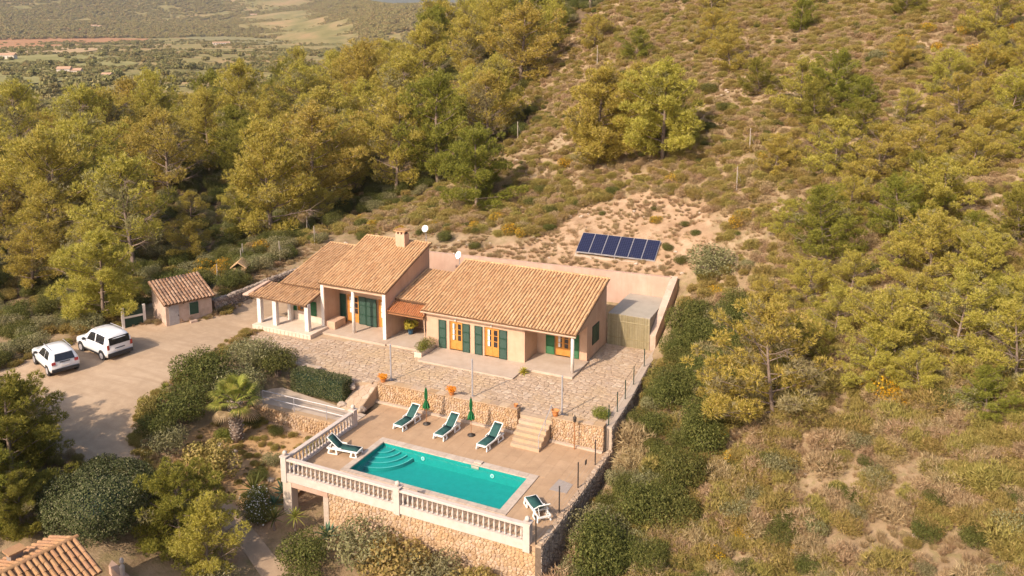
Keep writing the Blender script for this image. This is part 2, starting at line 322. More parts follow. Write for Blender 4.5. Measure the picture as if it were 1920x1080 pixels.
def voronoi(x0, x1, y0, y1, sx, sy, seed, jit=.42, poly=None, keep=None):
    """irregular cells over a rectangle: list of (centre, polygon)"""
    rg = np.random.RandomState(seed); nx = max(1, int(round((x1 - x0) / sx))); ny = max(1, int(round((y1 - y0) / sy)))
    sx = (x1 - x0) / nx; sy = (y1 - y0) / ny; g = {}
    for i in range(-1, nx + 1):
        for j in range(-1, ny + 1):
            g[i, j] = (x0 + (i + .5 + rg.uniform(-jit, jit) + (.5 if j % 2 else 0) * .5) * sx, y0 + (j + .5 + rg.uniform(-jit, jit)) * sy)
    out = []
    for i in range(-1, nx + 1):
        for j in range(-1, ny + 1):
            c = g[i, j]
            if keep and not keep(*c): continue
            P = [(c[0] - 2 * sx, c[1] - 2 * sy), (c[0] + 2 * sx, c[1] - 2 * sy), (c[0] + 2 * sx, c[1] + 2 * sy), (c[0] - 2 * sx, c[1] + 2 * sy)]
            for a in range(i - 2, i + 3):
                for b in range(j - 2, j + 3):
                    if (a, b) != (i, j) and (a, b) in g:
                        q = g[a, b]; P = clip_half(P, ((c[0] + q[0]) / 2, (c[1] + q[1]) / 2), (q[0] - c[0], q[1] - c[1]))
            for p_, n_ in (((x0, y0), (-1, 0)), ((x1, y1), (1, 0)), ((x0, y0), (0, -1)), ((x1, y1), (0, 1))): P = clip_half(P, p_, n_)
            if poly:
                m = len(poly)
                for k in range(m):
                    a = poly[k]; b = poly[(k + 1) % m]; P = clip_half(P, a, (b[1] - a[1], a[0] - b[0]))
            if len(P) >= 3: out.append((c, P))
    return out
def shrink(P, d):
    cx = sum(p[0] for p in P) / len(P); cy = sum(p[1] for p in P) / len(P); out = []
    for p in P:
        l_ = math.hypot(p[0] - cx, p[1] - cy); k = max(.15, 1 - d / max(l_, 1e-6)); out.append((cx + (p[0] - cx) * k, cy + (p[1] - cy) * k))
    return out
def stone(mb, P, fmap, d0, d1, gap=.012, round_=.03):
    """one stone: cell outline at depth d0, drawn in to a worn face at d1; fmap(a, b, depth) -> xyz"""
    A = shrink(P, gap); B = shrink(P, gap + round_ * .5); C = shrink(P, gap + round_ * 1.4); m = len(P)
    vs_ = [fmap(a, b, d0) for a, b in A] + [fmap(a, b, d0 + (d1 - d0) * .65) for a, b in B] + [fmap(a, b, d1) for a, b in C]
    fs_ = [(i, (i + 1) % m, m + (i + 1) % m, m + i) for i in range(m)] + [(m + i, m + (i + 1) % m, 2 * m + (i + 1) % m, 2 * m + i) for i in range(m)] + [tuple(range(2 * m, 3 * m))]
    mb.add(vs_, fs_)
def stone_face(parent, name, a0, a1, z0, z1, fmap, s=.2, seed=1, mat=None, depth=.05, asp=.8, gap=.012):
    """a field of stones over a wall face, one joined part"""
    mb = MB(); rg = random.Random(seed)
    for c, P in voronoi(a0, a1, z0, z1, s, s * asp, seed): stone(mb, P, fmap, -.02, depth * rg.uniform(.5, 1.25), gap)
    o = mb.build(name, mat or M_stone, parent); return stuff(o)

# ---------------------------------------------------------------- the lie of the land
CP = np.array([(12,-6,-3),(12,-2,-2.4),(12.5,5,-1.0),(12.5,12,.5),(12,17,1.0),(12,22,2.8),(11.5,26,4.9),(4,27,4.8),(-6,27,4.6),(-12,27,4.4),(-18,28,3.8),(-24,26,3.0),
 (4,34,7.6),(3,41,10.6),(-12,37,6),(-12,48,10.5),(0,60,19),(20,60,22.5),(20,45,16.3),(20,30,9.5),(20,15,3.6),(20,0,-.5),(20,-8,-2.3),(30,-5,1),(30,8,4),(32,28,11.2),(33,49,20),(35,70,29),
 (10,80,28),(-10,80,26),(-36,80,16.5),(-24,58,8),(60,0,8),(60,40,25),(60,80,40),(15,110,40),(-20,110,31),(-24,20,2.4),(-23.5,14,1.9),
 (-30,22,1.6),(-32,35,2),(-45,46,1.5),(-40,12,0.2),(-60,12,-1),(-71,30,.5),(-74,62,3.5),(-69,87,6),(-100,40,-1),(-50,65,5),(-100,80,1),(-30,10,1.0),
 (-26,5,1.1),(-20,12,1.1),(-18,20,1.15),(-20,2,1.1),(-28,-3,.8),(-30,-12,-.5),(-20,-3,.9),(-15,-5,.2),(-14,0,.9),(-14,5,1.05),(-10,6.5,.7),(-10,-6,-.9),(-8,-10,-1.2),(-20,-15,-.8),
 (-10.5,2.3,-.7),(-5,2,-1.2),(-7,-1,-1.5),(-4,-2,-1.9),(-5,-5,-2.2),(2,-4,-2.6),(10,-4,-2.8),(0,-12,-3.4),(15,-12,-3.4),(26,-20,-2),(40,-10,4),(-40,-10,-1.5),(-60,-10,-2.5)], float)
def _tps(r2): return np.where(r2 > 0, r2 * np.log(r2 + 1e-12), 0)
_P = CP[:, :2] / 50.0; _n = len(CP)
_K = _tps(((_P[:, None] - _P[None]) ** 2).sum(-1)) + np.eye(_n) * .004
_Q = np.hstack([np.ones((_n, 1)), _P]); _A = np.block([[_K, _Q], [_Q.T, np.zeros((3, 3))]])
_W = np.linalg.solve(_A, np.concatenate([CP[:, 2], np.zeros(3)]))
def sstep(a, b, t): t = np.clip((t - a) / (b - a), 0, 1); return t * t * (3 - 2 * t)
def vnoise(x, y, s, seed=0):
    """smooth value noise"""
    x = np.asarray(x, float) / s + seed * 13.7; y = np.asarray(y, float) / s + seed * 5.3; xi = np.floor(x); yi = np.floor(y); fx = x - xi; fy = y - yi
    fx = fx * fx * (3 - 2 * fx); fy = fy * fy * (3 - 2 * fy)
    h = lambda a, b: np.modf(np.abs(np.sin(a * 127.1 + b * 311.7 + seed) * 43758.5453))[0]
    return (h(xi, yi) * (1 - fx) + h(xi + 1, yi) * fx) * (1 - fy) + (h(xi, yi + 1) * (1 - fx) + h(xi + 1, yi + 1) * fx) * fy
VALLEY = -17.0
def natural(x, y):
    x = np.asarray(x, float); y = np.asarray(y, float); sh = np.broadcast(x, y).shape
    xc = np.clip(x, -110, 66).ravel() / 50; yc = np.clip(y, -26, 118).ravel() / 50
    z = np.zeros(xc.shape)
    for k in range(0, len(xc), 20000):
        a = xc[k:k + 20000]; b = yc[k:k + 20000]
        z[k:k + 20000] = _tps((a[:, None] - _P[None, :, 0]) ** 2 + (b[:, None] - _P[None, :, 1]) ** 2) @ _W[:_n] + _W[_n] + a * _W[_n + 1] + b * _W[_n + 2]
    z = z.reshape(sh)
    w = -.8 * (x + 75) + .6 * (y - 60); t = sstep(12, 150, w)
    D = np.hypot(x - 26, y + 34); ang = np.degrees(np.arctan2(-(x - 26), (y + 34)))       # bearing left of +y
    near = sstep(33, 40, ang); start = 950 + 850 * near
    rise = sstep(0, 1, (D - start) / 1900.) * (80 + 38 * near) + ((vnoise(x, y, 420, 3) - .5) * 60 + (vnoise(x, y, 900, 4) - .5) * 50) * sstep(start, start + 700, D) + (vnoise(x, y, 160, 5) - .5) * 9 * sstep(start, start + 400, D)
    cap = 74 + 80 * near; rise = np.where(rise > cap - 20, cap - 20 + 20 * np.tanh((rise - cap + 20) / 20), rise)
    far = VALLEY + rise + (vnoise(x, y, 240, 1) - .5) * 3
    return z * (1 - t) + far * t
# levelled ground (world polygons): below the pool deck, below the terrace and house, behind the house
DECK = [(-2.8, -1.95), (11.8, -1.95), (11.8, 7.7), (-2.8, 7.7)]
PAD = [(-4.6, 7.2), (11.2, 7.9), (10.9, 14), (10.7, 20.2), (10.7, 25.2), (-16.5, 25.2), (-16.9, 11.2), (-9.3, 7.6)]
YARD = [(-16.4, 20), (-16.4, 25.3), (-21, 26.5), (-20.8, 13.6), (-17, 11.3)]
def h(x, y):
    x = np.asarray(x, float); y = np.asarray(y, float); z = natural(x, y)
    z = np.where(inside(PAD, x, y), .95, z)
    z = np.where(inside(YARD, x, y), 1.10, z)
    z = np.where(inside(DECK, x, y), np.minimum(z, -2.3), z)
    z = np.where((x > -10.2) & (x < -2.7) & (y > 4.2) & (y < 7.6), np.minimum(z, -.1), z)
    return z

# ---------------------------------------------------------------- ground sheet
def axis(lo, hi, step, far):
    a = list(np.arange(lo, hi + 1e-6, step)); s = step; x = a[-1]
    while x < far: s *= 1.13; x += s; a.append(x)
    s = step; x = a[0]; b = []
    while x > -far: s *= 1.13; x -= s; b.append(x)
    return np.array(b[::-1] + a)
gx = axis(-46, 40, .55, 4600); gy = axis(-14, 62, .55, 4600)
GX, GY = np.meshgrid(gx, gy); GZ = h(GX, GY)
rough_ = (vnoise(GX, GY, 2.3, 7) - .5) * .35 + (vnoise(GX, GY, .9, 8) - .5) * .12
hillm = sstep(12.4, 14.5, GX) + sstep(26.5, 29, GY) * (GX > -30)
GZ += rough_ * np.clip(hillm, 0, 1)
V = np.stack([GX, GY, GZ], -1).reshape(-1, 3); nx_, ny_ = len(gx), len(gy)
ii = np.arange(ny_ - 1)[:, None] * nx_ + np.arange(nx_ - 1)[None]
Q = np.stack([ii, ii + 1, ii + nx_ + 1, ii + nx_], -1).reshape(-1, 4)
FOREST = [(-34, 16), (-32, 22), (-27, 31), (-20, 42), (-13, 49), (-15, 58), (-21, 68), (-16, 84), (-30, 112), (-110, 112), (-120, 10), (-75, 2), (-40, 4)]
zone = np.zeros((len(V), 4), np.float32); zone[:, 3] = 1
fx, fy = V[:, 0], V[:, 1]
near_ = (np.abs(fx) < 130) & (np.abs(fy) < 130)
zone[:, 0] = inside(FOREST, fx, fy) & near_                                             # needle litter under the pines
D_ = np.hypot(fx - 26, fy + 34); zone[:, 1] = sstep(230, 420, D_)                           # farmland and far hills
BARE = [(-9, 25.8), (11, 26), (13, 28), (11, 34), (5, 36.5), (0, 34.5), (-2.5, 29), (-9, 27)]
bare = inside(BARE, fx, fy) * 1.0
bare = np.maximum(bare, ((fx > -11) & (fx < -2.5) & (fy > -6) & (fy < 4)) * .9)             # garden earth
zone[:, 2] = bare
me = np_mesh('ground', V, Q, None)
at = me.color_attributes.new('zone', 'FLOAT_COLOR', 'POINT'); at.data.foreach_set('color', zone.ravel())
me.polygons.foreach_set('use_smooth', [True] * len(me.polygons))
m, nt, n, l, b = new_mat('hill_soil')
c0 = ramp(nt, noise(nt, .35, 8, .7), [(.36, (.20, .135, .08, 1)), (.45, (.28, .195, .115, 1)), (.55, (.345, .245, .15, 1)), (.68, (.43, .31, .205, 1))])
c0 = mix(nt, ramp(nt, noise(nt, 1.7, 5, .7, seed=4), [(.5, (0, 0, 0, 1)), (.62, (.55, .55, .55, 1))]), c0, (.20, .17, .07, 1))
cf = ramp(nt, noise(nt, 1.2, 6, .7), [(.35, (.11, .075, .045, 1)), (.65, (.20, .14, .085, 1))])
cb = ramp(nt, noise(nt, .9, 7, .7), [(.34, (.30, .19, .115, 1)), (.5, (.385, .255, .16, 1)), (.66, (.46, .32, .215, 1))])
cv = ramp(nt, noise(nt, .012, 6, .65), [(.36, (.17, .15, .055, 1)), (.46, (.24, .20, .075, 1)), (.55, (.31, .23, .10, 1)), (.63, (.38, .25, .12, 1))])
va = n.new('ShaderNodeVertexColor'); va.layer_name = 'zone'; sp = n.new('ShaderNodeSeparateColor'); l.new(va.outputs[0], sp.inputs[0])
c0 = mix(nt, sp.outputs[2], c0, cb); c0 = mix(nt, sp.outputs[0], c0, cf); c0 = mix(nt, sp.outputs[1], c0, cv)
l.new(c0, b.inputs['Base Color']); b.inputs['Roughness'].default_value = .97; b.inputs['Specular IOR Level'].default_value = .1
bump(nt, b, noise(nt, 6, 6, .75), .7, .08)
me.materials.append(m); ground = struct(link_mesh('ground', me))

def drape(name, poly, off, step, mat, fz=None):
    """a sheet laid over the ground inside a polygon"""
    from mathutils.geometry import tessellate_polygon
    T = [[Vector((*poly[i], 0)) for i in t] for t in tessellate_polygon([[Vector((*p, 0)) for p in poly]])]; out = []
    while T:
        t = T.pop(); e = [(t[1] - t[0]).length, (t[2] - t[1]).length, (t[0] - t[2]).length]; k = e.index(max(e))
        if e[k] <= step: out.append(t); continue
        a, b_, c = t[k], t[(k + 1) % 3], t[(k + 2) % 3]; m_ = (a + b_) / 2; T += [[a, m_, c], [m_, b_, c]]
    ids = {}; vs_ = []; fs_ = []
    for t in out:
        q = []
        for p in t:
            key = (round(p.x, 3), round(p.y, 3))
            if key not in ids: ids[key] = len(vs_); vs_.append((p.x, p.y))
            q.append(ids[key])
        A, B, C = (vs_[i] for i in q)
        if (B[0] - A[0]) * (C[1] - A[1]) - (B[1] - A[1]) * (C[0] - A[0]) < 0: q = q[::-1]
        fs_.append(q)
    a = np.array(vs_); z = (fz or natural)(a[:, 0], a[:, 1]) + off
    me = np_mesh(name, np.column_stack([a, z]), np.array(fs_), mat)
    me.polygons.foreach_set('use_smooth', [True] * len(me.polygons)); return link_mesh(name, me)
M_drive = surf('driveway_gravel', (.36, .25, .165, 1), (.46, .33, .22, 1), 1.6, .95, .6, 18, (.51, .375, .26, 1), .22)
nt = M_drive.node_tree; b = nt.nodes['Principled BSDF']; src = b.inputs['Base Color'].links[0].from_socket    # wheel-worn bands and pebbles
g = nt.nodes.new('ShaderNodeNewGeometry'); mp = nt.nodes.new('ShaderNodeMapping'); mp.inputs['Rotation'].default_value = (0, 0, -.55); mp.inputs['Scale'].default_value = (.12, 1.1, 1); nt.links.new(g.outputs['Position'], mp.inputs['Vector'])
tn = nt.nodes.new('ShaderNodeTexNoise'); tn.inputs['Scale'].default_value = 1.3; tn.inputs['Detail'].default_value = 5; tn.inputs['Distortion'].default_value = .6; nt.links.new(mp.outputs[0], tn.inputs['Vector'])
c_ = mix(nt, ramp(nt, tn.outputs['Fac'], [(.46, (0, 0, 0, 1)), (.62, (.7, .7, .7, 1))]), src, (.37, .255, .165, 1))
vo = nt.nodes.new('ShaderNodeTexVoronoi'); vo.inputs['Scale'].default_value = 9; nt.links.new(g.outputs['Position'], vo.inputs['Vector'])
nt.links.new(mix(nt, ramp(nt, vo.outputs['Distance'], [(.10, (.6, .6, .6, 1)), (.2, (0, 0, 0, 1))]), c_, (.52, .40, .30, 1)), b.inputs['Base Color'])
M_path = surf('path_earth', (.33, .23, .155, 1), (.43, .31, .21, 1), 1.2, .95, .5, 20)
DRIVE = [(-27.5, -2.6), (-27.0, 1.3), (-26.8, 4.8), (-26, 8.3), (-23.3, 9.4), (-21.5, 12.0), (-21.2, 14.2), (-21.2, 19), (-20.8, 26.3), (-16.2, 26.3), (-16.2, 20), (-16.4, 12), (-16.6, 10.4), (-16.3, 9.0), (-15.6, 7.4), (-15.2, 4.6), (-14.9, 1.9), (-14, -.2), (-13.6, -1.5), (-12.6, -2.5),
         (-10.9, -3.2), (-9.4, -3.5), (-9.3, -4.4), (-10.8, -4.6), (-13, -5.6), (-15.5, -6.4), (-18, -5.5), (-21, -4), (-24, -4)]
driveway = struct(drape('driveway', DRIVE, .035, .7, M_drive, h))
footpath = struct(drape('footpath', [(-9.4, -3.5), (-8.0, -4.0), (-5.6, -3.0), (-4.9, -3.0), (-3.2, -3.8), (-.9, -4.8), (1.2, -5.3), (1.5, -6.6), (-.7, -6.1), (-2.4, -5.3), (-4.8, -4.4), (-6, -4.4), (-8, -5.2), (-9.3, -4.4)], .04, .6, M_path))
struct(drape('garden_bed', [(-11.0, 2.9), (-11.2, -.5), (-10.2, -2.6), (-8.2, -3.8), (-5.6, -2.85), (-4.9, -2.85), (-2.95, -3.3), (-2.95, 3.3), (-6, 3.2)], .03, .6, surf('garden_earth', (.36, .215, .105, 1), (.46, .29, .15, 1), 1.1, .95, .6, 12, (.50, .34, .2, 1), .5)))
for nm, pl, c1, c2 in (('field', [(-1650, 1093), (-1612, 1207), (-1683, 1276), (-1632, 1289), (-1529, 1225), (-1426, 1263), (-1198, 1047), (-1170, 899), (-1064, 697), (-1340, 780)], (.34, .15, .06, 1), (.42, .21, .095, 1)),
                       ('field', [(-1404, 1328), (-1655, 1678), (-1672, 1753), (-1417, 1697), (-1126, 1353), (-916, 1036), (-1151, 1162)], (.20, .175, .065, 1), (.27, .22, .095, 1)),
                       ('field', [(-834, 542), (-911, 660), (-790, 635), (-634, 541), (-501, 375), (-481, 303)], (.21, .19, .055, 1), (.29, .245, .09, 1)),
                       ('field', [(-980, 600), (-1060, 690), (-1170, 890), (-1000, 820), (-860, 640)], (.40, .25, .12, 1), (.46, .33, .18, 1))):
    struct(drape(nm, pl, .8, 30, surf('field_soil', c1, c2, .02, .95, 0)))

# ---------------------------------------------------------------- pool deck
PX0, PX1, PY0, PY1 = 0.0, 9.0, 0.0, 3.32
DX0, DX1, DY0, DY1 = -2.86, 11.78, -1.93, 7.62
deck = MB()
for x0, x1, y0, y1 in ((DX0, PX0 - .3, DY0, DY1), (PX1 + .3, DX1, DY0, DY1), (PX0 - .3, PX1 + .3, DY0, PY0 - .3), (PX0 - .3, PX1 + .3, PY1 + .3, DY1)): deck.box(max(x0, -2.74), x1, max(y0, -1.78), y1, -.36, -.015)
deck_o = struct(deck.build('pool_terrace', M_grout))
tm = {}
def tile(nm, mat, parent, x0, x1, y0, y1, z0, z1, g=.006):
    w = round(x1 - x0, 2); d = round(y1 - y0, 2); key = (nm, w, d)
    if key not in tm: tm[key] = mk_mesh(nm, *(lambda q: (q.v, q.f))(MB().box(-w / 2 + g, w / 2 - g, -d / 2 + g, d / 2 - g, z0, z1)), mat)
    o = link_mesh(nm, tm[key], parent); o.location = ((x0 + x1) / 2, (y0 + y1) / 2, 0); return o
TS = .7
for i in range(21):
    for j in range(14):
        x0 = DX0 + .02 + i * TS; y0 = DY0 + .02 + j * TS; x1 = min(x0 + TS, DX1); y1 = min(y0 + TS, DY1)
        if x1 - x0 < .1 or y1 - y0 < .1: continue
        cx0, cx1, cy0, cy1 = PX0 - .36, PX1 + .44, PY0 - .30, PY1 + .40          # outer edge of the coping
        if x0 >= cx0 and x1 <= cx1 and y0 >= cy0 and y1 <= cy1: continue
        ox = x0 < cx1 and x1 > cx0; oy = y0 < cy1 and y1 > cy0
        if ox and oy:                                                               # cut to the coping, keeping the larger remainder
            c = [(max(0, cx0 - x0) * (y1 - y0), (x0, cx0, y0, y1)), (max(0, x1 - cx1) * (y1 - y0), (cx1, x1, y0, y1)), (max(0, cy0 - y0) * (x1 - x0), (x0, x1, y0, cy0)), (max(0, y1 - cy1) * (x1 - x0), (x0, x1, cy1, y1))]
            a_, r_ = max(c, key=lambda t: t[0])
            if a_ < .02: continue
            tile('floor_tile', M_deck, deck_o, *r_, -.03, 0, .003)
        else: tile('floor_tile', M_deck, deck_o, x0, x1, y0, y1, -.03, 0, .003)
# drain cover set in the tiles
dr = MB().prism([(10.42, 2.75), (11.36, 2.80), (11.33, 3.72), (10.5, 3.9)], .004, .02); tag(dr.build('drain_cover', surf('drain_grey', (.30, .25, .22, 1), (.36, .30, .27, 1), 8, .9)), 'square grey cover plate set in the pool terrace by the wire fence', 'cover plate')

# ---------------------------------------------------------------- swimming pool
pool = thing('swimming_pool', 'rectangular turquoise swimming pool with pale stone coping and round corner steps', 'pool', (4.5, 1.66, -1.6))
bs = MB(); zb = -.72
bs.add([(PX0, PY0, zb), (PX1, PY0, zb), (PX1, PY1, zb), (PX0, PY1, zb), (PX0, PY0, -.03), (PX1, PY0, -.03), (PX1, PY1, -.03), (PX0, PY1, -.03)], [(0, 1, 2, 3), (1, 0, 4, 5), (2, 1, 5, 6), (3, 2, 6, 7), (0, 3, 7, 4)])
bs.box(PX0 - .3, PX1 + .3, PY0 - .3, PY1 + .3, zb - .2, zb - .02)
for x0, x1, y0, y1 in ((PX0 - .29, PX0 - .005, PY0 - .29, PY1 + .29), (PX1 + .005, PX1 + .29, PY0 - .29, PY1 + .29), (PX0 - .005, PX1 + .005, PY0 - .29, PY0 - .005), (PX0 - .005, PX1 + .005, PY1 + .005, PY1 + .29)): bs.box(x0, x1, y0, y1, zb - .02, -.035)
bs.build('basin', M_basin, pool)
for k, rr in enumerate((.75, 1.15, 1.55, 1.95)):
    zt = -.24 - .09 * k; pl = [(PX0 + .004, PY1 - .004)] + [(PX0 + .004 + rr * math.sin(t), PY1 - .004 - rr * math.cos(t)) for t in np.linspace(0, PI / 2, 13)]
    s_ = MB().prism(pl, zb + .01 + k * .001, zt).build('step', M_basin, pool)
    rim = MB(); ins = [(PX0 + .004 + (rr - .06) * math.sin(t), PY1 - .004 - (rr - .06) * math.cos(t)) for t in np.linspace(0, PI / 2, 13)]; o_ = pl[1:]
    for a in range(12): rim.add([(*ins[a], zt + .004), (*o_[a], zt + .004), (*o_[a + 1], zt + .004), (*ins[a + 1], zt + .004)], [(0, 1, 2, 3)])
    rim.build('nosing', M_nose, s_)
MB().add([(PX0 + .003, PY0 + .003, -.12), (PX1 - .003, PY0 + .003, -.12), (PX1 - .003, PY1 - .003, -.12), (PX0 + .003, PY1 - .003, -.12)], [(0, 1, 2, 3)]).build('water', M_water, pool)
cz0, cz1 = -.028, .045
def coping(x0, x1, y0, y1, along):
    L_ = (x1 - x0) if along == 'x' else (y1 - y0); k = round(L_ / .55)
    for i in range(k):
        a = i / k * L_; b_ = (i + 1) / k * L_
        o = tile('coping_stone', M_cop, pool, *((x0 + a, x0 + b_, y0, y1) if along == 'x' else (x0, x1, y0 + a, y0 + b_)), cz0, cz1, .004)
        o.location = Vector(o.location) - pool.location
coping(PX0 - .36, PX1 + .44, PY1 - .03, PY1 + .40, 'x'); coping(PX0 - .36, PX1 + .44, PY0 - .30, PY0 + .03, 'x')
coping(PX0 - .36, PX0 + .03, PY0 + .03, PY1 - .03, 'y'); coping(PX1 - .03, PX1 + .44, PY0 + .03, PY1 - .03, 'y')
for x in (2.6, 6.9):
    lt = MB().tube([(x, PY1 - .02, -.38), (x, PY1 - .05, -.38)], .11, 14).build('underwater_light', M_white, pool); MB().tube([(x, PY1 - .051, -.38), (x, PY1 - .06, -.38)], .075, 12).build('lens', M_nose, lt)
MB().box(5.75, 6.2, PY1 + .06, PY1 + .36, .046, .12).build('skimmer_lid', M_cop, pool, bevel=.02)
MB().box(5.65, 6.1, PY1 - .06, PY1 - .035, -.2, -.05).build('skimmer_mouth', M_cop, pool)

# ---------------------------------------------------------------- retaining walls below and round the deck
G_st = 'stone retaining walls'
rw = thing('retaining_wall', 'tall golden rubble stone wall under the front balustrade of the pool', 'stone wall', (4.5, -1.8, -3.2))
MB().box(.05, 11.72, -1.80, -1.42, -3.4, -.37).build('core', M_mortar, rw)
stone_face(rw, 'stone_facing', .05, 11.72, -3.4, -.40, lambda a, z, d: (a, -1.80 - d, z), .21, 11, M_stone, .05, .8)
MB().box(-2.86, -2.30, -1.90, -1.40, -3.0, -.37).build('corner_pier', M_wallw, rw)
MB().box(-2.29, .04, -1.88, -1.50, -.62, -.37).build('lintel', M_pink, rw)
MB().box(-.28, .04, -1.84, -1.44, -3.2, -.63).build('pier', M_cop, rw)
rw2 = thing('retaining_wall', 'plain ochre rendered wall in the recess under the pool terrace corner', 'rendered wall', (-1.3, 1.3, -2.4))
MB().box(-2.84, -.31, 1.2, 1.5, -3, -.37).build('back_wall', surf('render_ochre', (.52, .29, .10, 1), (.60, .36, .15, 1), 1.2, .9, .2), rw2); MB().box(-.30, -.02, -1.42, 1.5, -3, -.37).build('side_wall', MATS['render_ochre'], rw2)
rw3 = thing('retaining_wall', 'rubble stone wall below the side balustrade facing the garden', 'stone wall', (-2.8, 3, -2))
MB().box(-2.84, -2.5, 1.51, 7.6, -2.6, -.37).build('core', M_mortar, rw3)
stone_face(rw3, 'stone_facing', 1.51, 4.3, -2.6, -.4, lambda a, z, d: (-2.84 - d, a, z), .21, 12, M_stone)
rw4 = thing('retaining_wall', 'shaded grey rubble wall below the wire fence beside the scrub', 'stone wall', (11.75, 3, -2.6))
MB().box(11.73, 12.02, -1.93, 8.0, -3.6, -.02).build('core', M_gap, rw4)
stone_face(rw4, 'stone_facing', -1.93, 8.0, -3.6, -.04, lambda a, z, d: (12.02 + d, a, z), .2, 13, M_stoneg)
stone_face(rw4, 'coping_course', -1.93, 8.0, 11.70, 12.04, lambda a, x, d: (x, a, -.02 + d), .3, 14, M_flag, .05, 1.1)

# low stone walls between the deck and the house terrace, stairs between them
TZ = 1.15
w1 = thing('retaining_wall', 'golden stone terrace wall behind the row of loungers and parasols', 'stone wall', (1.5, 7.7, 0))
def lowwall(w, x0, x1, zt0, zt1, seed):
    MB().add([(x0, 7.60, -.3), (x1, 7.60, -.3), (x1, 8.05, -.3), (x0, 8.05, -.3), (x0, 7.66, zt0), (x1, 7.66, zt1), (x1, 8.05, zt1), (x0, 8.05, zt0)], [(3, 2, 1, 0), (4, 5, 6, 7), (0, 1, 5, 4), (1, 2, 6, 5), (2, 3, 7, 6), (3, 0, 4, 7)]).build('core', M_mortar, w)
    zt = lambda a: zt0 + (zt1 - zt0) * (a - x0) / (x1 - x0)
    stone_face(w, 'stone_facing', x0, x1, 0, 1, lambda a, t, d: (a, 7.60 + .06 * t - d, t * zt(a)), .19, seed, M_stone, .06, .68 / 1.45 * .9 * 1.1, .010)
    k = int((x1 - x0) / .6)
    for i in range(k):
        a = x0 + (x1 - x0) * i / k; c = x0 + (x1 - x0) * (i + 1) / k
        MB().add([(a + .006, 7.56, zt(a)), (c - .006, 7.56, zt(c)), (c - .006, 8.08, zt(c)), (a + .006, 8.08, zt(a)), (a + .006, 7.56, zt(a) + .05), (c - .006, 7.56, zt(c) + .05), (c - .006, 8.08, zt(c) + .05), (a + .006, 8.08, zt(a) + .05)],
                 [(3, 2, 1, 0), (4, 5, 6, 7), (0, 1, 5, 4), (1, 2, 6, 5), (2, 3, 7, 6), (3, 0, 4, 7)]).build('cap_stone', M_stone, w)
    MB().box(x0, x1, 7.36, 7.555, -.012, .10).build('plinth', M_slab, w)
lowwall(w1, -3.35, 6.35, 1.22, 1.42, 21)
w2 = thing('retaining_wall', 'short golden stone terrace wall between the stairs and the fence corner', 'stone wall', (10, 7.7, 0)); lowwall(w2, 8.45, 11.6, 1.36, 1.46, 22)
st = thing('garden_stairs', 'broad flagstone stairs with iron handrail from terrace down to pool', 'stairs', (7.5, 7, 0))
for i in range(6):
    z = TZ * (i + 1) / 6.0; y = 6.0 + i * .33; xr = 8.44 if i > 3 else 8.42; MB().box(6.42 + .02 * i + (.25 - .05 * i if i < 5 else 0), xr, y, 8.3, -.02 if i == 0 else TZ * i / 6.0 + .001, z).build('step', M_flag, st)
hr = MB(); pts = [(8.38, 6.05, 0.0), (8.38, 6.05, .95), (8.38, 7.0, 1.5), (8.38, 7.85, 2.0), (8.38, 7.95, 1.3)]
for a in range(4): hr.tube(pts[a:a + 2], .022, 6)
hr.tube([(8.38, 7.0, .75), (8.38, 7.0, 1.5)], .018, 6); hr.build('handrail', M_metal, st)

# ---------------------------------------------------------------- house terrace of crazy paving
TERR = [(-3.4, 7.9), (11.35, 7.9), (11.1, 13), (10.75, 17.5), (10.65, 20.2), (7.35, 20.2), (7.35, 13.5), (3.9, 13.2), (-2.9, 13.2), (-16.75, 12.0), (-16.9, 10.4), (-13.5, 9.0), (-9.3, 7.7), (-4.7, 7.3)]
terr = MB().prism([(-9.3, 7.7), (-4.7, 7.2), (-3.4, 7.9), (11.45, 7.9), (11.2, 13), (10.85, 17.5), (10.75, 20.3), (-16.6, 20.3), (-16.9, 10.4), (-13.5, 9.0)], -.3, TZ - .02)
terr_o = struct(terr.build('terrace', M_joint))
cells = voronoi(-17, 11.4, 7.3, 20.2, .36, .31, 31, .46, keep=lambda x, y: bool(inside(TERR, x, y)) and not (-17 < x < 7.3 and y > 13.3) and not (-2.95 < x < 4.1 and y > 11.75) and not (-12.4 < x < -6.4 and y > 13.0) and not (x < -11.4 and y > 11.6))
cells.sort(key=lambda c: (c[0][0] - 26) ** 2 + (c[0][1] + 34) ** 2)
rg = random.Random(5); rest = MB()
for k, (c, P) in enumerate(cells):
    dz = rg.uniform(0, .016); t_ = rest if k >= 300 else MB()
    stone(t_, P, lambda a, b_, d: (a, b_, TZ - .03 + d), 0, .035 + dz, .014, .02)
    if k < 300: t_.build('flagstone', M_flag, terr_o)
stuff(rest.build('flagstone_field', M_flag, terr_o))
# concrete aprons in front of the rooms
for nm, x0, x1, y0, y1, zt in (('house_apron', -2.95, 4.05, 11.78, 14.36, 1.235), ('porch_floor', 3.72, 7.42, 13.5, 16.4, 1.275), ('porch_floor', -12.5, -6.42, 13.1, 15.9, 1.275), ('link_floor', -6.82, -3.85, 13.25, 16.9, 1.265)):
    struct(MB().box(x0, x1, y0, y1, TZ - .05 - (.01 if nm[0] == 'l' else 0), zt).build(nm, M_slab, bevel=.015))
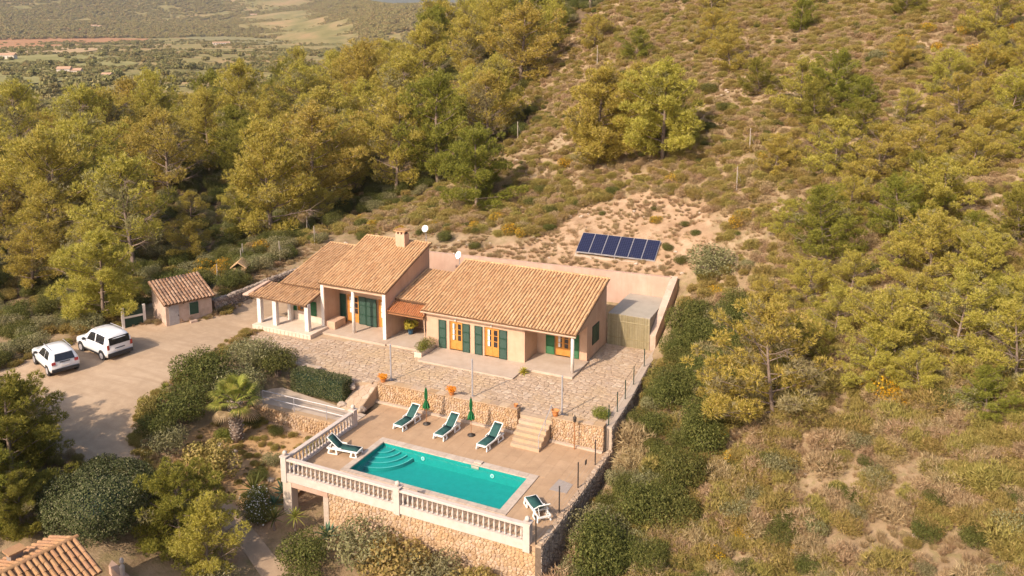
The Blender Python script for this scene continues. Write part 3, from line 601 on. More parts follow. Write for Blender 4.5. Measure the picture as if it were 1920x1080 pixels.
# kerb walls round the terrace
kb = thing('kerb_wall', 'low pale kerb wall along the terrace edge beside the scrub slope', 'low wall', (11.2, 14, 0))
MB().prism([(11.42, 7.95), (11.95, 7.95), (11.75, 12), (11.3, 17), (11.2, 20.6), (10.8, 20.6), (10.85, 17), (11.2, 12)], -1.2, 1.34).build('kerb', M_slab, kb)
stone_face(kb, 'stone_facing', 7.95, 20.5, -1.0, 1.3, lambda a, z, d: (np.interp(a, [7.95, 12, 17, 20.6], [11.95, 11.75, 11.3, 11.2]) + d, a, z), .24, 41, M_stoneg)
# left stairs ramp between the hedge and the wall
rp = thing('garden_ramp', 'sloping flagstone ramp between the clipped hedge and the terrace wall', 'ramp', (-3.9, 7, 0))
MB().add([(-4.7, 5.6, -.1), (-3.36, 5.6, -.1), (-3.36, 8.0, -.1), (-4.7, 8.0, -.1), (-4.7, 5.6, .14), (-3.36, 5.6, .14), (-3.36, 8.0, 1.16), (-4.7, 8.0, 1.16)], [(3, 2, 1, 0), (4, 5, 6, 7), (0, 1, 5, 4), (1, 2, 6, 5), (2, 3, 7, 6), (3, 0, 4, 7)]).build('bed', M_joint, rp)
stone_face(rp, 'stone_facing', 5.6, 8.0, 0, 1, lambda a, t_, d: (-4.7 - d, a, -.1 + t_ * (.24 + (a - 5.6) / 2.4 * 1.02)), .2, 45, M_stone, .05, .3)
for c, P in voronoi(-4.68, -3.38, 5.65, 7.98, .5, .5, 44):
    q = MB(); stone(q, P, lambda a, b_, d: (a, b_, .14 + (b_ - 5.6) / 2.4 * 1.02 + d), 0, .025, .012, .015); q.build('flagstone', M_flag, rp)
# upper garden path with its stone retaining wall and rail
gp = struct(MB().prism([(-10.2, 3.75), (-2.87, 4.25), (-2.87, 5.7), (-4.6, 5.75), (-9.6, 6.1), (-10.6, 5.2)], -.4, [.30, .02, .02, .08, .30, .32]).build('garden_path', M_slab))
gw = thing('retaining_wall', 'curved rubble wall holding the railed garden path above the palm', 'stone wall', (-7, 3.9, -1.2))
MB().prism([(-10.4, 3.35), (-2.9, 3.85), (-2.9, 4.24), (-10.2, 3.74)], -1.8, [.34, .10, .10, .34]).build('core', M_mortar, gw)
stone_face(gw, 'stone_facing', -10.4, -2.9, 0, 1, lambda a, t, d: (a, 3.35 + (a + 10.4) / 7.5 * .5 - d, -1.8 + t * (2.12 - (a + 10.4) / 7.5 * .24)), .2, 51, M_stone, .07, .42)
gr = thing('garden_railing', 'thin white metal railing along the upper garden path', 'railing', (-7, 3.8, .3))
rl = [(-9.05, 3.68, .30), (-6.75, 3.80, .22), (-4.45, 3.95, .15), (-3.2, 4.05, .08)]
for a in rl[:3]: MB().tube([a, (a[0], a[1], a[2] + .92)], .025, 6).build('post', M_metal, gr)
for hh in (.9, .48):
    r_ = MB()
    for a, c in zip(rl, rl[1:]): r_.tube([(a[0], a[1], a[2] + hh), (c[0], c[1], c[2] + hh)], .022, 6)
    r_.build('rail', M_metal, gr)

# ---------------------------------------------------------------- balustrades
def baluster_mesh():
    pr = [(0.058, 0), (0.058, 0.05), (0.039, 0.07), (0.035, 0.11), (0.058, 0.2), (0.069, 0.27), (0.055, 0.36), (0.033, 0.46), (0.03, 0.52), (0.043, 0.56), (0.055, 0.58), (0.055, 0.62)]
    q = MB().lathe(pr, 8); return mk_mesh('baluster', q.v, q.f, M_cast, True)
BAL = baluster_mesh()
def balustrade(label, a, c, piers, capx):
    a = Vector(a); c = Vector(c); d = (c - a).normalized(); L_ = (c - a).length
    t = thing('balustrade', label, 'balustrade', (a + c) / 2, 'white balustrades')
    MB().beam(a + Vector((0, 0, -.10)), c + Vector((0, 0, -.10)), .26, .44).build('base_rail', M_cast, t)
    MB().beam(a + Vector((0, 0, .87)), c + Vector((0, 0, .87)), .27, .13).build('top_rail', M_cast, t, bevel=.02)
    ps = sorted(piers)
    for s, ball in [(x, 1) for x in ps]:
        p = a + d * s; q = MB().box(p.x - .17, p.x + .17, p.y - .17, p.y + .17, -.40, .98).box(p.x - .21, p.x + .21, p.y - .21, p.y + .21, .981, 1.05)
        pi_ = q.build('pier', M_cast, t); MB().lathe([(.05, 1.051), (.07, 1.08), (.10, 1.12), (.125, 1.19), (.115, 1.26), (.07, 1.31), (.02, 1.33)], 10, (p.x, p.y, 0)).build('ball_finial', M_cast, pi_, True)
    e = [-.17] + [x for x in ps] + [L_ + .17]
    segs = [(ps[i] + .17, ps[i + 1] - .17) for i in range(len(ps) - 1)] + ([(ps[-1] + .17, L_)] if ps[-1] < L_ - .3 else [])
    for s0, s1 in segs:
        k = max(1, round((s1 - s0) / .275))
        for i in range(k):
            p = a + d * (s0 + (i + .5) * (s1 - s0) / k); o = link_mesh('baluster', BAL, t); o.location = Vector((p.x, p.y, .145)) - t.location; o.scale = (1, 1, 1.06)
    return t
balustrade('long white balustrade along the front edge of the pool terrace', (-2.72, -1.79, 0), (11.4, -1.79, 0), (0, 7.0, 14.0), 0)
balustrade('white balustrade on the garden side of the pool, behind a green lounger', (-2.72, -1.52, 0), (-2.72, 4.25, 0), (5.77,), 0) if 0 else None
t = thing('balustrade', 'white balustrade on the garden side of the pool ending at the garden path', 'balustrade', (-2.72, 1.3, 0), 'white balustrades')
MB().box(-2.85, -2.59, -1.61, 4.03, -.32, .12).build('base_rail', M_cast, t); MB().box(-2.855, -2.585, -1.61, 4.03, .805, .935).build('top_rail', M_cast, t, bevel=.02)
pi_ = MB().box(-2.89, -2.55, 4.04, 4.38, -.40, .98).box(-2.93, -2.51, 4.0, 4.42, .981, 1.05).build('pier', M_cast, t); MB().lathe([(.05, 1.051), (.07, 1.08), (.10, 1.12), (.125, 1.19), (.115, 1.26), (.07, 1.31), (.02, 1.33)], 10, (-2.72, 4.21, 0)).build('ball_finial', M_cast, pi_, True)
for i in range(20):
    o = link_mesh('baluster', BAL, t); o.location = Vector((-2.72, -1.61 + (i + .5) * 5.64 / 20, .125)) - t.location; o.scale = (1, 1, 1.09)

# ---------------------------------------------------------------- yard behind the house
bw = thing('yard_wall', 'long pink rendered retaining wall behind the house below the solar panels', 'wall', (0, 25.4, 1.1))
MB().add([(-16, 25.3, 1.0), (10.45, 25.3, 1.0), (10.45, 25.6, 1.0), (-16, 25.6, 1.0), (-16, 25.3, 4.3), (10.45, 25.3, 4.95), (10.45, 25.6, 4.95), (-16, 25.6, 4.3)], [(3, 2, 1, 0), (4, 5, 6, 7), (0, 1, 5, 4), (1, 2, 6, 5), (2, 3, 7, 6), (3, 0, 4, 7)]).build('face', M_pink, bw)
cis = thing('water_tank', 'flat grey concrete tank behind the house, its front clad in pale reed canes', 'tank', (9, 22.7, 1.1))
MB().prism([(7.36, 20.36), (10.35, 20.5), (10.25, 25.28), (7.36, 25.28)], .9, 3.35).build('tank_body', M_conc, cis)
rd = MB(); rgq = random.Random(3)
for i in range(76):
    x = 7.38 + i * .04; zt = 3.36 + rgq.uniform(-.03, .05)
    if x < 10.4: rd.tube([(x, 20.31 + rgq.uniform(-.01, .01), 1.12), (x + rgq.uniform(-.01, .01), 20.33, zt)], .017, 5)
stuff(rd.build('reed_screen', M_reed, cis))
for z in (1.7, 2.9): MB().box(7.4, 10.4, 20.275, 20.29, z, z + .03).build('batten', M_reed, cis)
sw = thing('side_wall', 'sloping weathered boundary wall beside the grey water tank', 'wall', (10.6, 23, 1.1))
MB().prism([(10.37, 20.4), (10.8, 20.4), (10.9, 25.6), (10.37, 25.6)], .3, [2.2, 2.2, 5.0, 5.0]).build('wall_body', M_shedw, sw)

# ---------------------------------------------------------------- barrel tile roofs
def tile_mesh(name, mat, w=.205, L_=.46, n=5, h_=.082):
    """one half-barrel tile, lower end at the origin, running up +y, slightly tapered, with a thick front lip"""
    vs_ = []; fs_ = []
    for y, s in ((0, 1.0), (L_, .82)):
        for k in range(n + 1):
            a = PI * k / n; vs_.append((-math.cos(a) * w / 2 * s, y, math.sin(a) * h_ * s + (.0 if y else .012)))
    for k in range(n + 1):
        a = PI * k / n; vs_.append((-math.cos(a) * (w / 2 - .018), .004, max(0, math.sin(a) * (h_ - .018)) + .012))
    for k in range(n): fs_ += [(k, k + 1, n + 2 + k, n + 1 + k), (k + 1, k, 2 * n + 2 + k, 2 * n + 3 + k)]
    return mk_mesh(name, vs_, fs_, mat, False)
def roof_frame(p0, p1, p2):
    """p0 -> p1 along the eave, p0 -> p2 up the slope: matrix with x along the eave, y up the slope"""
    p0 = Vector(p0); ex = (Vector(p1) - p0); ey = (Vector(p2) - p0); W_ = ex.length; ex.normalize(); ey = ey - ex * ey.dot(ex); H_ = ey.length; ey.normalize(); ez = ex.cross(ey)
    m_ = Matrix((ex, ey, ez)).transposed().to_4x4(); m_.translation = p0; return m_, W_, H_
def tiled_roof(parent, p0, p1, p2, mat, single_rows=0, sp=.24, step=.39, thick=.10, under=None, seed=1, name='roof', cut=None, all_single=False):
    """roof > deck slab, tiles; the lowest rows are single objects, the rest one joined part"""
    M, W_, H_ = roof_frame(p0, p1, p2); rgx = random.Random(seed)
    q = MB().add([M @ Vector(v) for v in ((0, .02, -thick), (W_, .02, -thick), (W_, H_, -thick), (0, H_, -thick), (0, .02, 0), (W_, .02, 0), (W_, H_, 0), (0, H_, 0))],
                 [(3, 2, 1, 0), (4, 5, 6, 7), (0, 1, 5, 4), (1, 2, 6, 5), (2, 3, 7, 6), (3, 0, 4, 7)])
    rf = q.build(name, under or M_under, parent)
    k = max(1, round(W_ / sp)); rows = max(1, int((H_ - .04) / step)); st = (H_ - .06) / rows
    tmesh = tile_mesh('roof_tile', mat, w=W_ / k * .82, L_=st * 1.17); tv = np.array([v.co for v in tmesh.vertices]); tf = [tuple(p.vertices) for p in tmesh.polygons]
    joined = MB(); off = Vector(LOC.get(parent.name, (0, 0, 0)))
    for j in range(rows):
        for i in range(k):
            x = (i + .5) * W_ / k + rgx.uniform(-.014, .014); y = j * st - .03 + rgx.uniform(-.02, .02) - (.06 if rgx.random() < .025 else 0)
            if cut and not cut(x / W_, (y + .2) / H_): continue
            T = M @ Matrix.Translation((x, y, .004 + rgx.uniform(0, .012))) @ Matrix.Rotation(rgx.uniform(-.035, .035), 4, 'Z') @ Matrix.Rotation(rgx.uniform(-.012, .02), 4, 'X')
            if all_single or j < single_rows:
                o = link_mesh('roof_tile', tmesh, rf); T2 = T.copy(); T2.translation = T.translation - off; o.matrix_local = T2
            else: joined.add([T @ Vector(v) for v in tv], tf)
    if joined.v: stuff(joined.build('tile_courses', mat, rf))
    return rf
def ridge_tiles(parent, a, c, mat, r=.12, step=.4, single=True):
    a = Vector(a); c = Vector(c); d = (c - a); n_ = max(1, round(d.length / step)); d.normalize(); L_ = (c - a).length / n_; side = d.cross(Vector((0, 0, 1))).normalized(); up = side.cross(d)
    for i in range(n_):
        p = a + d * (i * L_); q = MB(); vs_ = []
        for t_, s in ((0, 1), (L_ * 1.08, .88)):
            for k in range(7): an = PI * k / 6; vs_.append(p + d * t_ + side * (math.cos(an) * r * s) + up * (math.sin(an) * r * s * .8))
        q.add(vs_, [(k + 1, k, 7 + k, 8 + k) for k in range(6)]); q.build('ridge_tile', mat, parent)

# ---------------------------------------------------------------- joinery (axis 'y': the opening faces -y)
def window_leafs(parent, x0, x1, yf, z0, z1, nm='french_door', rows=3, curtain=True, panel=.32, leafs=2):
    """timber door or window with glazed leaves set in an opening in the plane y = yf"""
    d = MB(); fw = .09
    for a, c, e, g in ((x0, x1, z1 - fw, z1), (x0, x0 + fw, z0, z1 - fw), (x1 - fw, x1, z0, z1 - fw)): d.box(a, c, yf - .04, yf + .08, e, g)
    root = d.build(nm, M_wood, parent); w = (x1 - x0 - 2 * fw) / leafs
    for i in range(leafs):
        a = x0 + fw + i * w + .005; c = a + w - .01; st_ = .085; zp = z0 + (z1 - z0) * panel; q = MB()
        q.box(a, a + st_, yf - .02, yf + .04, z0 + .01, z1 - fw - .01).box(c - st_, c, yf - .02, yf + .04, z0 + .01, z1 - fw - .01)
        q.box(a + st_, c - st_, yf - .015, yf + .035, z0 + .01, zp).box(a + st_, c - st_, yf - .02, yf + .04, z1 - fw - .1, z1 - fw - .01)
        hgt = (z1 - fw - .1 - zp) / rows
        for k in range(1, rows): q.box(a + st_, c - st_, yf - .018, yf + .03, zp + k * hgt - .018, zp + k * hgt + .018)
        lf = q.build('leaf', M_wood, root)
        for k in range(rows):
            MB().box(a + st_, c - st_, yf + .008, yf + .014, zp + k * hgt + (.018 if k else 0), zp + (k + 1) * hgt - (.018 if k < rows - 1 else 0)).build('pane', M_glass, lf)
        if curtain and i == 0: MB().box(a + st_ + .002, a + st_ + (c - a - 2 * st_) * .55, yf + .001, yf + .006, zp + .02, z1 - fw - .12).build('curtain', M_curtain, lf)
    return root
def shutter(parent, x0, x1, yf, z0, z1, mat=None, ang=0, hinge=None):
    """louvred shutter leaf standing open against the wall"""
    q = MB(); mat = mat or M_green; t = .035; e = .055
    q.box(x0, x0 + e, yf - t, yf, z0, z1).box(x1 - e, x1, yf - t, yf, z0, z1)
    zs = [z0, z0 + (z1 - z0) * .36, z0 + (z1 - z0) * .7, z1]
    for z in zs: q.box(x0 + e, x1 - e, yf - t, yf - .002, max(z0, z - .04), min(z1, z + .04))
    r_ = q.build('shutter', mat, parent); s = MB(); k = int((z1 - z0) / .085)
    for i in range(k):
        z = z0 + .045 + i * (z1 - z0 - .05) / k; s.add([(x0 + e, yf - .026, z), (x1 - e, yf - .026, z), (x1 - e, yf - .006, z + .06), (x0 + e, yf - .006, z + .06)], [(0, 1, 2, 3)])
    s.box(x0 + e, x1 - e, yf - .008, yf - .003, z0 + .02, z1 - .02); stuff(s.build('louvre', mat, r_)); return r_

# ---------------------------------------------------------------- villa
villa = thing('villa', 'long peach rendered villa with stepped terracotta tile roofs and green shutters', 'house', (-4, 17, 1.15))
F = 1.20     # foot of the walls
# main wing, mono-pitch
def zroof(y): return 3.86 + (y - 14.0) * .316
def pierced(q, x0, x1, y0, y1, z0, z1, ops):
    """wall box with rectangular openings (x0, x1, z0, z1)"""
    x = x0
    for a, c, e, g in sorted(ops):
        q.box(x, a, y0, y1, z0, z1); q.box(a, c, y0, y1, g, z1)
        if e > z0: q.box(a, c, y0, y1, z0, e)
        x = c
    q.box(x, x1, y0, y1, z0, z1); return q
wm = MB()
pierced(wm, -3.83, 3.70, 14.37, 14.67, F, zroof(14.37) - .12, [(-1.98, -.95, F, 3.28), (.72, 1.83, F, 3.28)])
wm.box(3.42, 3.699, 14.671, 16.42, F, 3.80)
pierced(wm, 3.43, 7.29, 16.42, 16.72, F, 4.40, [(5.0, 6.1, F, 3.0)])
wm.sideprism([(16.721, F), (20.2, F), (20.2, zroof(20.2) - .12), (16.721, zroof(16.721) - .12)], 6.99, 7.29)
wm.sideprism([(14.02, 3.66), (16.72, 3.66), (16.72, zroof(16.72) - .12), (14.02, zroof(14.02) - .12)], 7.02, 7.285)
wm.box(-3.83, 6.989, 19.9, 20.2, F, zroof(19.9) - .13)
wm.sideprism([(14.671, F), (19.9, F), (19.9, zroof(19.9) - .12), (14.671, zroof(14.671) - .12)], -3.83, -3.53)
wm.box(3.71, 7.019, 14.02, 14.30, 3.63, 3.755)
wm.build('wing_wall', M_wall, villa)
MB().box(3.71, 7.0, 14.31, 16.41, 3.64, 3.70).build('porch_ceiling', M_wpaint, villa)
tiled_roof(villa, (-4.0, 13.98, 3.86), (7.46, 13.98, 3.86), (-4.0, 20.35, 3.86 + 6.37 * .316), M_tile, 6, seed=2)
ridge_tiles(villa, (-4.0, 20.32, 5.86), (7.46, 20.32, 5.86), M_tile, .11, .45)
MB().lathe([(.11, 0), (.11, 2.40)], 12, (7.16, 14.14, 1.275)).build('porch_post', M_wpaint, villa, True)
for x0, x1 in ((-1.98, -.95), (.72, 1.83)):
    window_leafs(villa, x0, x1, 14.50, 1.24, 3.28)
for x0, x1 in ((-2.80, -2.22), (-.94, -.38), (.00, .58), (1.84, 2.42)): shutter(villa, x0, x1, 14.33, 1.26, 3.27)
window_leafs(villa, 5.0, 6.1, 16.55, 1.28, 3.0); shutter(villa, 4.36, 4.98, 16.39, 1.32, 2.98, M_greeng); shutter(villa, 6.14, 6.74, 16.39, 1.32, 2.98, M_greeng)
# gable window with dark shutters, facing +x
gw_ = MB().box(7.291, 7.33, 17.40, 18.68, 2.0, 3.30).build('gable_window', M_greend, villa)
for y0 in (17.44, 18.06): MB().box(7.331, 7.345, y0, y0 + .58, 2.05, 3.25).build('shutter', M_green, gw_)
for x in (-1.45, 1.28): MB().tube([(x, 14.36, 3.5), (x, 14.25, 3.5), (x, 14.25, 3.38)], .035, 6).build('wall_lamp', M_white, villa)
# gutter and downpipe
g_ = MB().tube([(-4.0, 13.93, 3.76), (7.45, 13.93, 3.76)], .05, 8).build('gutter', M_wall, villa)
MB().tube([(-3.9, 14.2, 3.72), (-3.9, 14.3, 1.3)], .045, 8).build('downpipe', M_wall, villa)
# middle block with the taller roof
def zb_(y): return 4.72 + (y - 13.75) * .345
mb_ = MB()
mb_.sideprism([(13.86, F), (19.9, F), (19.9, zb_(19.9) - .12), (13.86, zb_(13.86) - .12)], -7.10, -6.83)
mb_.sideprism([(13.86, F), (19.9, F), (19.9, zb_(19.9) - .12), (13.86, zb_(13.86) - .12)], -12.42, -12.14)
pierced(mb_, -12.139, -7.101, 15.75, 16.0, F, 5.0, [(-11.55, -10.45, F, 3.42), (-8.75, -7.65, F, 3.42)])
mb_.box(-12.139, -7.101, 19.6, 19.9, F, zb_(19.6) - .13)
mb_.box(-12.139, -7.101, 13.87, 14.10, 4.42, 4.60)
mb_.build('block_wall', M_wall, villa)
MB().box(-12.13, -7.11, 14.11, 15.74, 4.45, 4.50).build('porch_ceiling', M_wpaint, villa)
MB().box(-12.44, -12.18, 13.83, 13.855, F, 4.56).box(-7.08, -6.81, 13.83, 13.855, F, 4.56).build('pilaster', M_wpaint, villa)
tiled_roof(villa, (-12.58, 13.70, 4.73), (-6.70, 13.70, 4.73), (-12.58, 20.0, 4.73 + 6.3 * .345), M_tile, 0, seed=3)
ridge_tiles(villa, (-12.55, 19.97, 6.86), (-6.72, 19.97, 6.86), M_tile, .11, .45)
MB().lathe([(.12, 0), (.12, 3.15)], 12, (-9.70, 14.02, 1.275)).build('porch_post', M_wpaint, villa, True)
MB().box(-12.13, -11.3, 13.9, 15.2, 1.28, 1.85).build('built_in_bench', M_wall, villa, bevel=.02)
window_leafs(villa, -11.55, -10.45, 15.86, 1.28, 3.42); window_leafs(villa, -8.75, -7.65, 15.86, 1.28, 3.42)
for x0, x1 in ((-12.10, -11.58), (-10.42, -9.80), (-9.72, -8.80)): shutter(villa, x0, x1, 15.68 if x0 < -9.75 else 15.60, 1.30, 3.42)
for x in (-10.9, -8.2): MB().box(x - .22, x + .22, 15.70, 15.745, 4.05, 4.2).build('air_vent', M_woodd, villa)
# chimney
ch = MB().box(-9.22, -8.42, 18.95, 19.6, 6.2, 7.55).build('chimney', M_wall, villa)
for x in (-9.2, -8.9, -8.6): MB().box(x, x + .14, 18.96, 19.12, 7.55, 7.78).build('vent_pier', M_wall, ch)
MB().box(-9.16, -8.48, 19.2, 19.5, 7.551, 7.78).build('flue', M_dark, ch)
MB().box(-9.32, -8.32, 18.85, 19.7, 7.781, 7.84).build('cap', M_tile, ch)
for i in range(4):
    o = link_mesh('cap_tile', tile_mesh('roof_tile', M_tile, .24, .85), ch); o.location = Vector((-9.2 + i * .25, 18.84, 7.842)) - Vector(LOC['villa'])
# left wing
def zc(y): return 4.18 + (y - 13.95) * .275
wc = pierced(MB(), -15.55, -12.425, 14.15, 14.42, F, zc(14.15) - .12, [(-14.9, -13.75, 2.15, 3.05)])
wc.sideprism([(14.421, F), (19.9, F), (19.9, zc(19.9) - .12), (14.421, zc(14.421) - .12)], -15.55, -15.28)
wc.box(-15.279, -12.425, 19.63, 19.9, F, zc(19.6) - .13); wc.build('left_wing_wall', M_wallw, villa)
tiled_roof(villa, (-16.25, 13.92, 4.18), (-12.59, 13.92, 4.18), (-16.25, 20.1, 4.18 + 6.18 * .275), M_tilec, 0, seed=4)
ridge_tiles(villa, (-16.2, 20.05, 5.85), (-12.6, 20.05, 5.85), M_tile, .11, .45)
# small window of the left wing
window_leafs(villa, -14.9, -13.75, 14.26, 2.15, 3.05, 'window', 2, False, .08); shutter(villa, -15.5, -14.92, 14.11, 2.15, 3.05, M_greeng); shutter(villa, -13.6, -13.1, 14.11, 1.95, 3.05, M_greeng)
# loggia in front of it
MB().box(-17.25, -11.9, 11.85, 14.14, 1.0, 1.45).build('loggia_plinth', M_wallw, villa, bevel=.02)
for i in range(14): MB().box(-16.9 + i * .34, -16.62 + i * .34, 11.815, 11.848, 1.02, 1.40).build('facing_board', M_wallw, villa)
for x in (-17.0, -15.55, -12.62): MB().box(x - .17, x + .17, 12.35, 12.68, 1.451, 3.32).build('pillar', M_wpaint, villa, bevel=.015)
MB().box(-15.50, -15.2, 13.75, 14.05, 1.451, 3.6).build('pillar', M_wpaint, villa)
MB().box(-17.2, -12.45, 12.38, 12.64, 3.321, 3.47).build('loggia_beam', M_wpaint, villa)
tiled_roof(villa, (-17.75, 12.18, 3.50), (-12.50, 12.18, 3.42), (-17.75, 14.12, 4.05), M_tilec, 0, seed=5, name='loggia_roof', cut=lambda a, b_: a > .10 * b_)
hip = MB().add([(-18.35, 12.2, 3.42), (-17.78, 12.2, 3.46), (-17.3, 14.1, 4.1), (-17.9, 14.1, 3.9), (-18.35, 12.2, 3.52), (-17.78, 12.2, 3.60), (-17.3, 14.1, 4.2), (-17.9, 14.1, 3.98)], [(3, 2, 1, 0), (4, 5, 6, 7), (0, 1, 5, 4), (1, 2, 6, 5), (2, 3, 7, 6), (3, 0, 4, 7)]).build('hip_end', M_pink, villa)
MB().box(-16.55, -16.0, 13.2, 13.24, 1.46, 2.2).build('folding_chair_back', M_woodd, villa) if 0 else None
# link between the blocks
tiled_roof(villa, (-6.83, 15.05, 3.95), (-3.84, 15.05, 3.95), (-6.83, 19.5, 5.0), M_tile, 0, seed=6, name='link_roof')
tiled_roof(villa, (-7.0, 14.0, 3.30), (-3.82, 14.0, 3.30), (-7.0, 15.06, 3.80), M_tileo, 0, .16, .26, seed=7, name='awning_roof')
ln = MB().box(-6.82, -3.84, 16.9, 17.15, F, 4.2).box(-6.82, -3.84, 19.2, 19.5, F, 4.8); ln.build('link_wall', M_wall, villa)
window_leafs(villa, -4.95, -4.0, 16.89, 1.28, 3.2, 'door', 2, False, .5)
MB().box(-6.9, -3.9, 14.05, 14.14, 3.16, 3.24).build('awning_beam', M_woodd, villa)

# wall dishes
for lab, loc, az in (('white satellite dish on the ridge of the main wing roof', (-4.6, 20.6, 5.2), -.5), ('white satellite dish on a pole behind the chimney', (-11.0, 26.3, 4.4), .4)):
    t = thing('satellite_dish', lab, 'satellite dish', loc, local=True); zt = .85 if loc[2] > 5 else 1.75
    MB().tube([(0, 0, -.5), (0, 0, zt)], .03, 6).build('mast', M_metal, t)
    q = MB(); c = Vector((0, -.12, zt)); nrm = Vector((math.sin(az) * .5, -.82, .42)).normalized(); r_ = nrm.cross(Vector((0, 0, 1))).normalized(); u_ = r_.cross(nrm); vs_ = [c - nrm * .0]; N_ = 14
    for rr, dd in ((.1, .015), (.2, .04), (.28, .07)): vs_ += [c + nrm * dd + r_ * math.cos(2 * PI * k / N_) * rr + u_ * math.sin(2 * PI * k / N_) * rr * 1.1 for k in range(N_)]
    fs_ = [(0, 1 + k, 1 + (k + 1) % N_) for k in range(N_)]
    for a in (0, 1): fs_ += [(1 + a * N_ + k, 1 + (a + 1) * N_ + k, 1 + (a + 1) * N_ + (k + 1) % N_, 1 + a * N_ + (k + 1) % N_) for k in range(N_)]
    q.add(vs_, fs_).build('reflector', M_white, t, True); MB().tube([c - u_ * .38 + nrm * .08, c + nrm * .5], .014, 5).build('feed_arm', M_metal, t); MB().tube([c + nrm * .46, c + nrm * .56], .03, 6).build('receiver', M_white, t)

# ---------------------------------------------------------------- garden shed beside the drive
shed = thing('garden_shed', 'small weathered pink shed with old tile roof beside the parked cars', 'shed', (-22.77, 8.98, 1.05), local=True); shed.rotation_euler = (0, 0, math.atan2(3.17, 1.35))
# local: x along the front, +y into the shed; front faces -y
SW, SD = 3.45, 2.75
q = MB().box(0, SW, 0, .2, 0, 2.0).box(0, SW, SD - .2, SD, 0, 3.0)
q.sideprism([(.201, 0), (SD - .201, 0), (SD - .201, 2.9), (.201, 2.08)], 0, .2).sideprism([(.201, 0), (SD - .201, 0), (SD - .201, 2.9), (.201, 2.08)], SW - .2, SW); q.build('wall', M_shedw, shed)
tiled_roof(shed, (-.2, -.32, 1.98), (SW + .22, -.32, 1.98), (-.2, SD + .15, 3.08), M_tiled, 0, .26, .38, seed=8, all_single=True)
dq = MB().box(.22, .95, -.03, -.004, .02, 1.86).build('door', plain('door_grey', (.36, .32, .31, 1), .6), shed); MB().box(.86, .90, -.07, -.031, .9, 1.02).build('handle', M_dark, dq)
wq = MB().box(1.72, 2.42, -.03, -.004, .78, 1.72).build('window', M_wpaint, shed); MB().box(1.74, 2.40, -.06, -.031, .80, 1.71).build('shutter', M_green, wq)
for x in (.2, 1.2, 2.2, 3.2): MB().box(x, x + .08, -.28, -.02, 1.84, 1.93).build('rafter_end', M_dark, shed)
MB().box(1.6, 2.1, -.5, -.2, 0, .42).build('wall_stub', M_shedw, shed)
fr_ = thing('garden_gate', 'white framed dark green gate panel between the shed and the pine', 'gate', (-25.5, 7.5, 1.05), local=True); fr_.rotation_euler = (0, 0, math.atan2(1.35, .62))
for x in (0, 1.5): MB().box(x - .09, x + .09, -.08, .08, 0, 1.75).build('post', M_wpaint, fr_)
MB().box(.1, 1.4, -.05, .05, .92, 1.06).build('cross_rail', M_wpaint, fr_); MB().box(.1, 1.4, -.02, .02, .08, .91).box(.1, 1.4, -.02, .02, 1.07, 1.7).build('panel', M_greend, fr_)
# kennel on the slope
kn = thing('kennel', 'small ochre dog kennel with gabled top above the dry stone wall', 'kennel', (-24.8, 18.9, 2.35), local=True); kn.rotation_euler = (0, 0, .5)
ko = surf('render_kennel', (.56, .34, .17, 1), (.66, .43, .24, 1), 3, .9)
MB().box(-.55, -.45, -.7, .7, -.2, .75).box(.45, .55, -.7, .7, -.2, .75).box(-.449, .449, .6, .7, -.2, .75).box(-.449, -.22, -.7, -.6, -.2, .75).box(.22, .449, -.7, -.6, -.2, .75).build('wall', ko, kn)
MB().add([(-.68, -.8, .70), (0, -.8, 1.2), (0, .8, 1.2), (-.68, .8, .70), (-.68, -.8, .77), (0, -.8, 1.28), (0, .8, 1.28), (-.68, .8, .77)], [(3, 2, 1, 0), (4, 5, 6, 7), (0, 1, 5, 4), (1, 2, 6, 5), (2, 3, 7, 6), (3, 0, 4, 7)]).add([(.68, -.8, .70), (0.001, -.8, 1.2), (0.001, .8, 1.2), (.68, .8, .70), (.68, -.8, .77), (0.001, -.8, 1.28), (0.001, .8, 1.28), (.68, .8, .77)], [(0, 1, 2, 3), (7, 6, 5, 4), (4, 5, 1, 0), (5, 6, 2, 1), (6, 7, 3, 2), (7, 4, 0, 3)]).build('roof', ko, kn)
# dry stone wall behind the drive
dw = thing('dry_stone_wall', 'dark dry stone wall along the drive behind the shed', 'stone wall', (-21.5, 18, 1.1))
DWX = lambda y: float(np.interp(y, [12.6, 14, 20, 27], [-21.6, -21.35, -21.35, -20.9]))
q = MB()
for y in np.arange(12.6, 26.4, 1.38):
    y2 = y + 1.38; a, c = DWX(y), DWX(y2); q.add([(a - .5, y, .9), (a, y, .9), (c, y2, .9), (c - .5, y2, .9), (a - .5, y, 2.36), (a - .06, y, 2.36), (c - .06, y2, 2.36), (c - .5, y2, 2.36)], [(3, 2, 1, 0), (4, 5, 6, 7), (0, 1, 5, 4), (1, 2, 6, 5), (2, 3, 7, 6), (3, 0, 4, 7)])
q.build('core', M_gap, dw)
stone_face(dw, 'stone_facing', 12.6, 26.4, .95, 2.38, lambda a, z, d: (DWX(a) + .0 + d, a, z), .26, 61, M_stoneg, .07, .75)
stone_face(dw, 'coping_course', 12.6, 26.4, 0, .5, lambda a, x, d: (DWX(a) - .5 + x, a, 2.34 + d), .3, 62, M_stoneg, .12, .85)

# ---------------------------------------------------------------- gate lodge at the lower drive
lg = thing('gate_lodge', 'little pale lodge with bold ochre barrel tile roof by the clipped round bush', 'lodge', (-4.86, -12.5, -1.0), local=True); lg.rotation_euler = (0, 0, math.radians(-10.6))
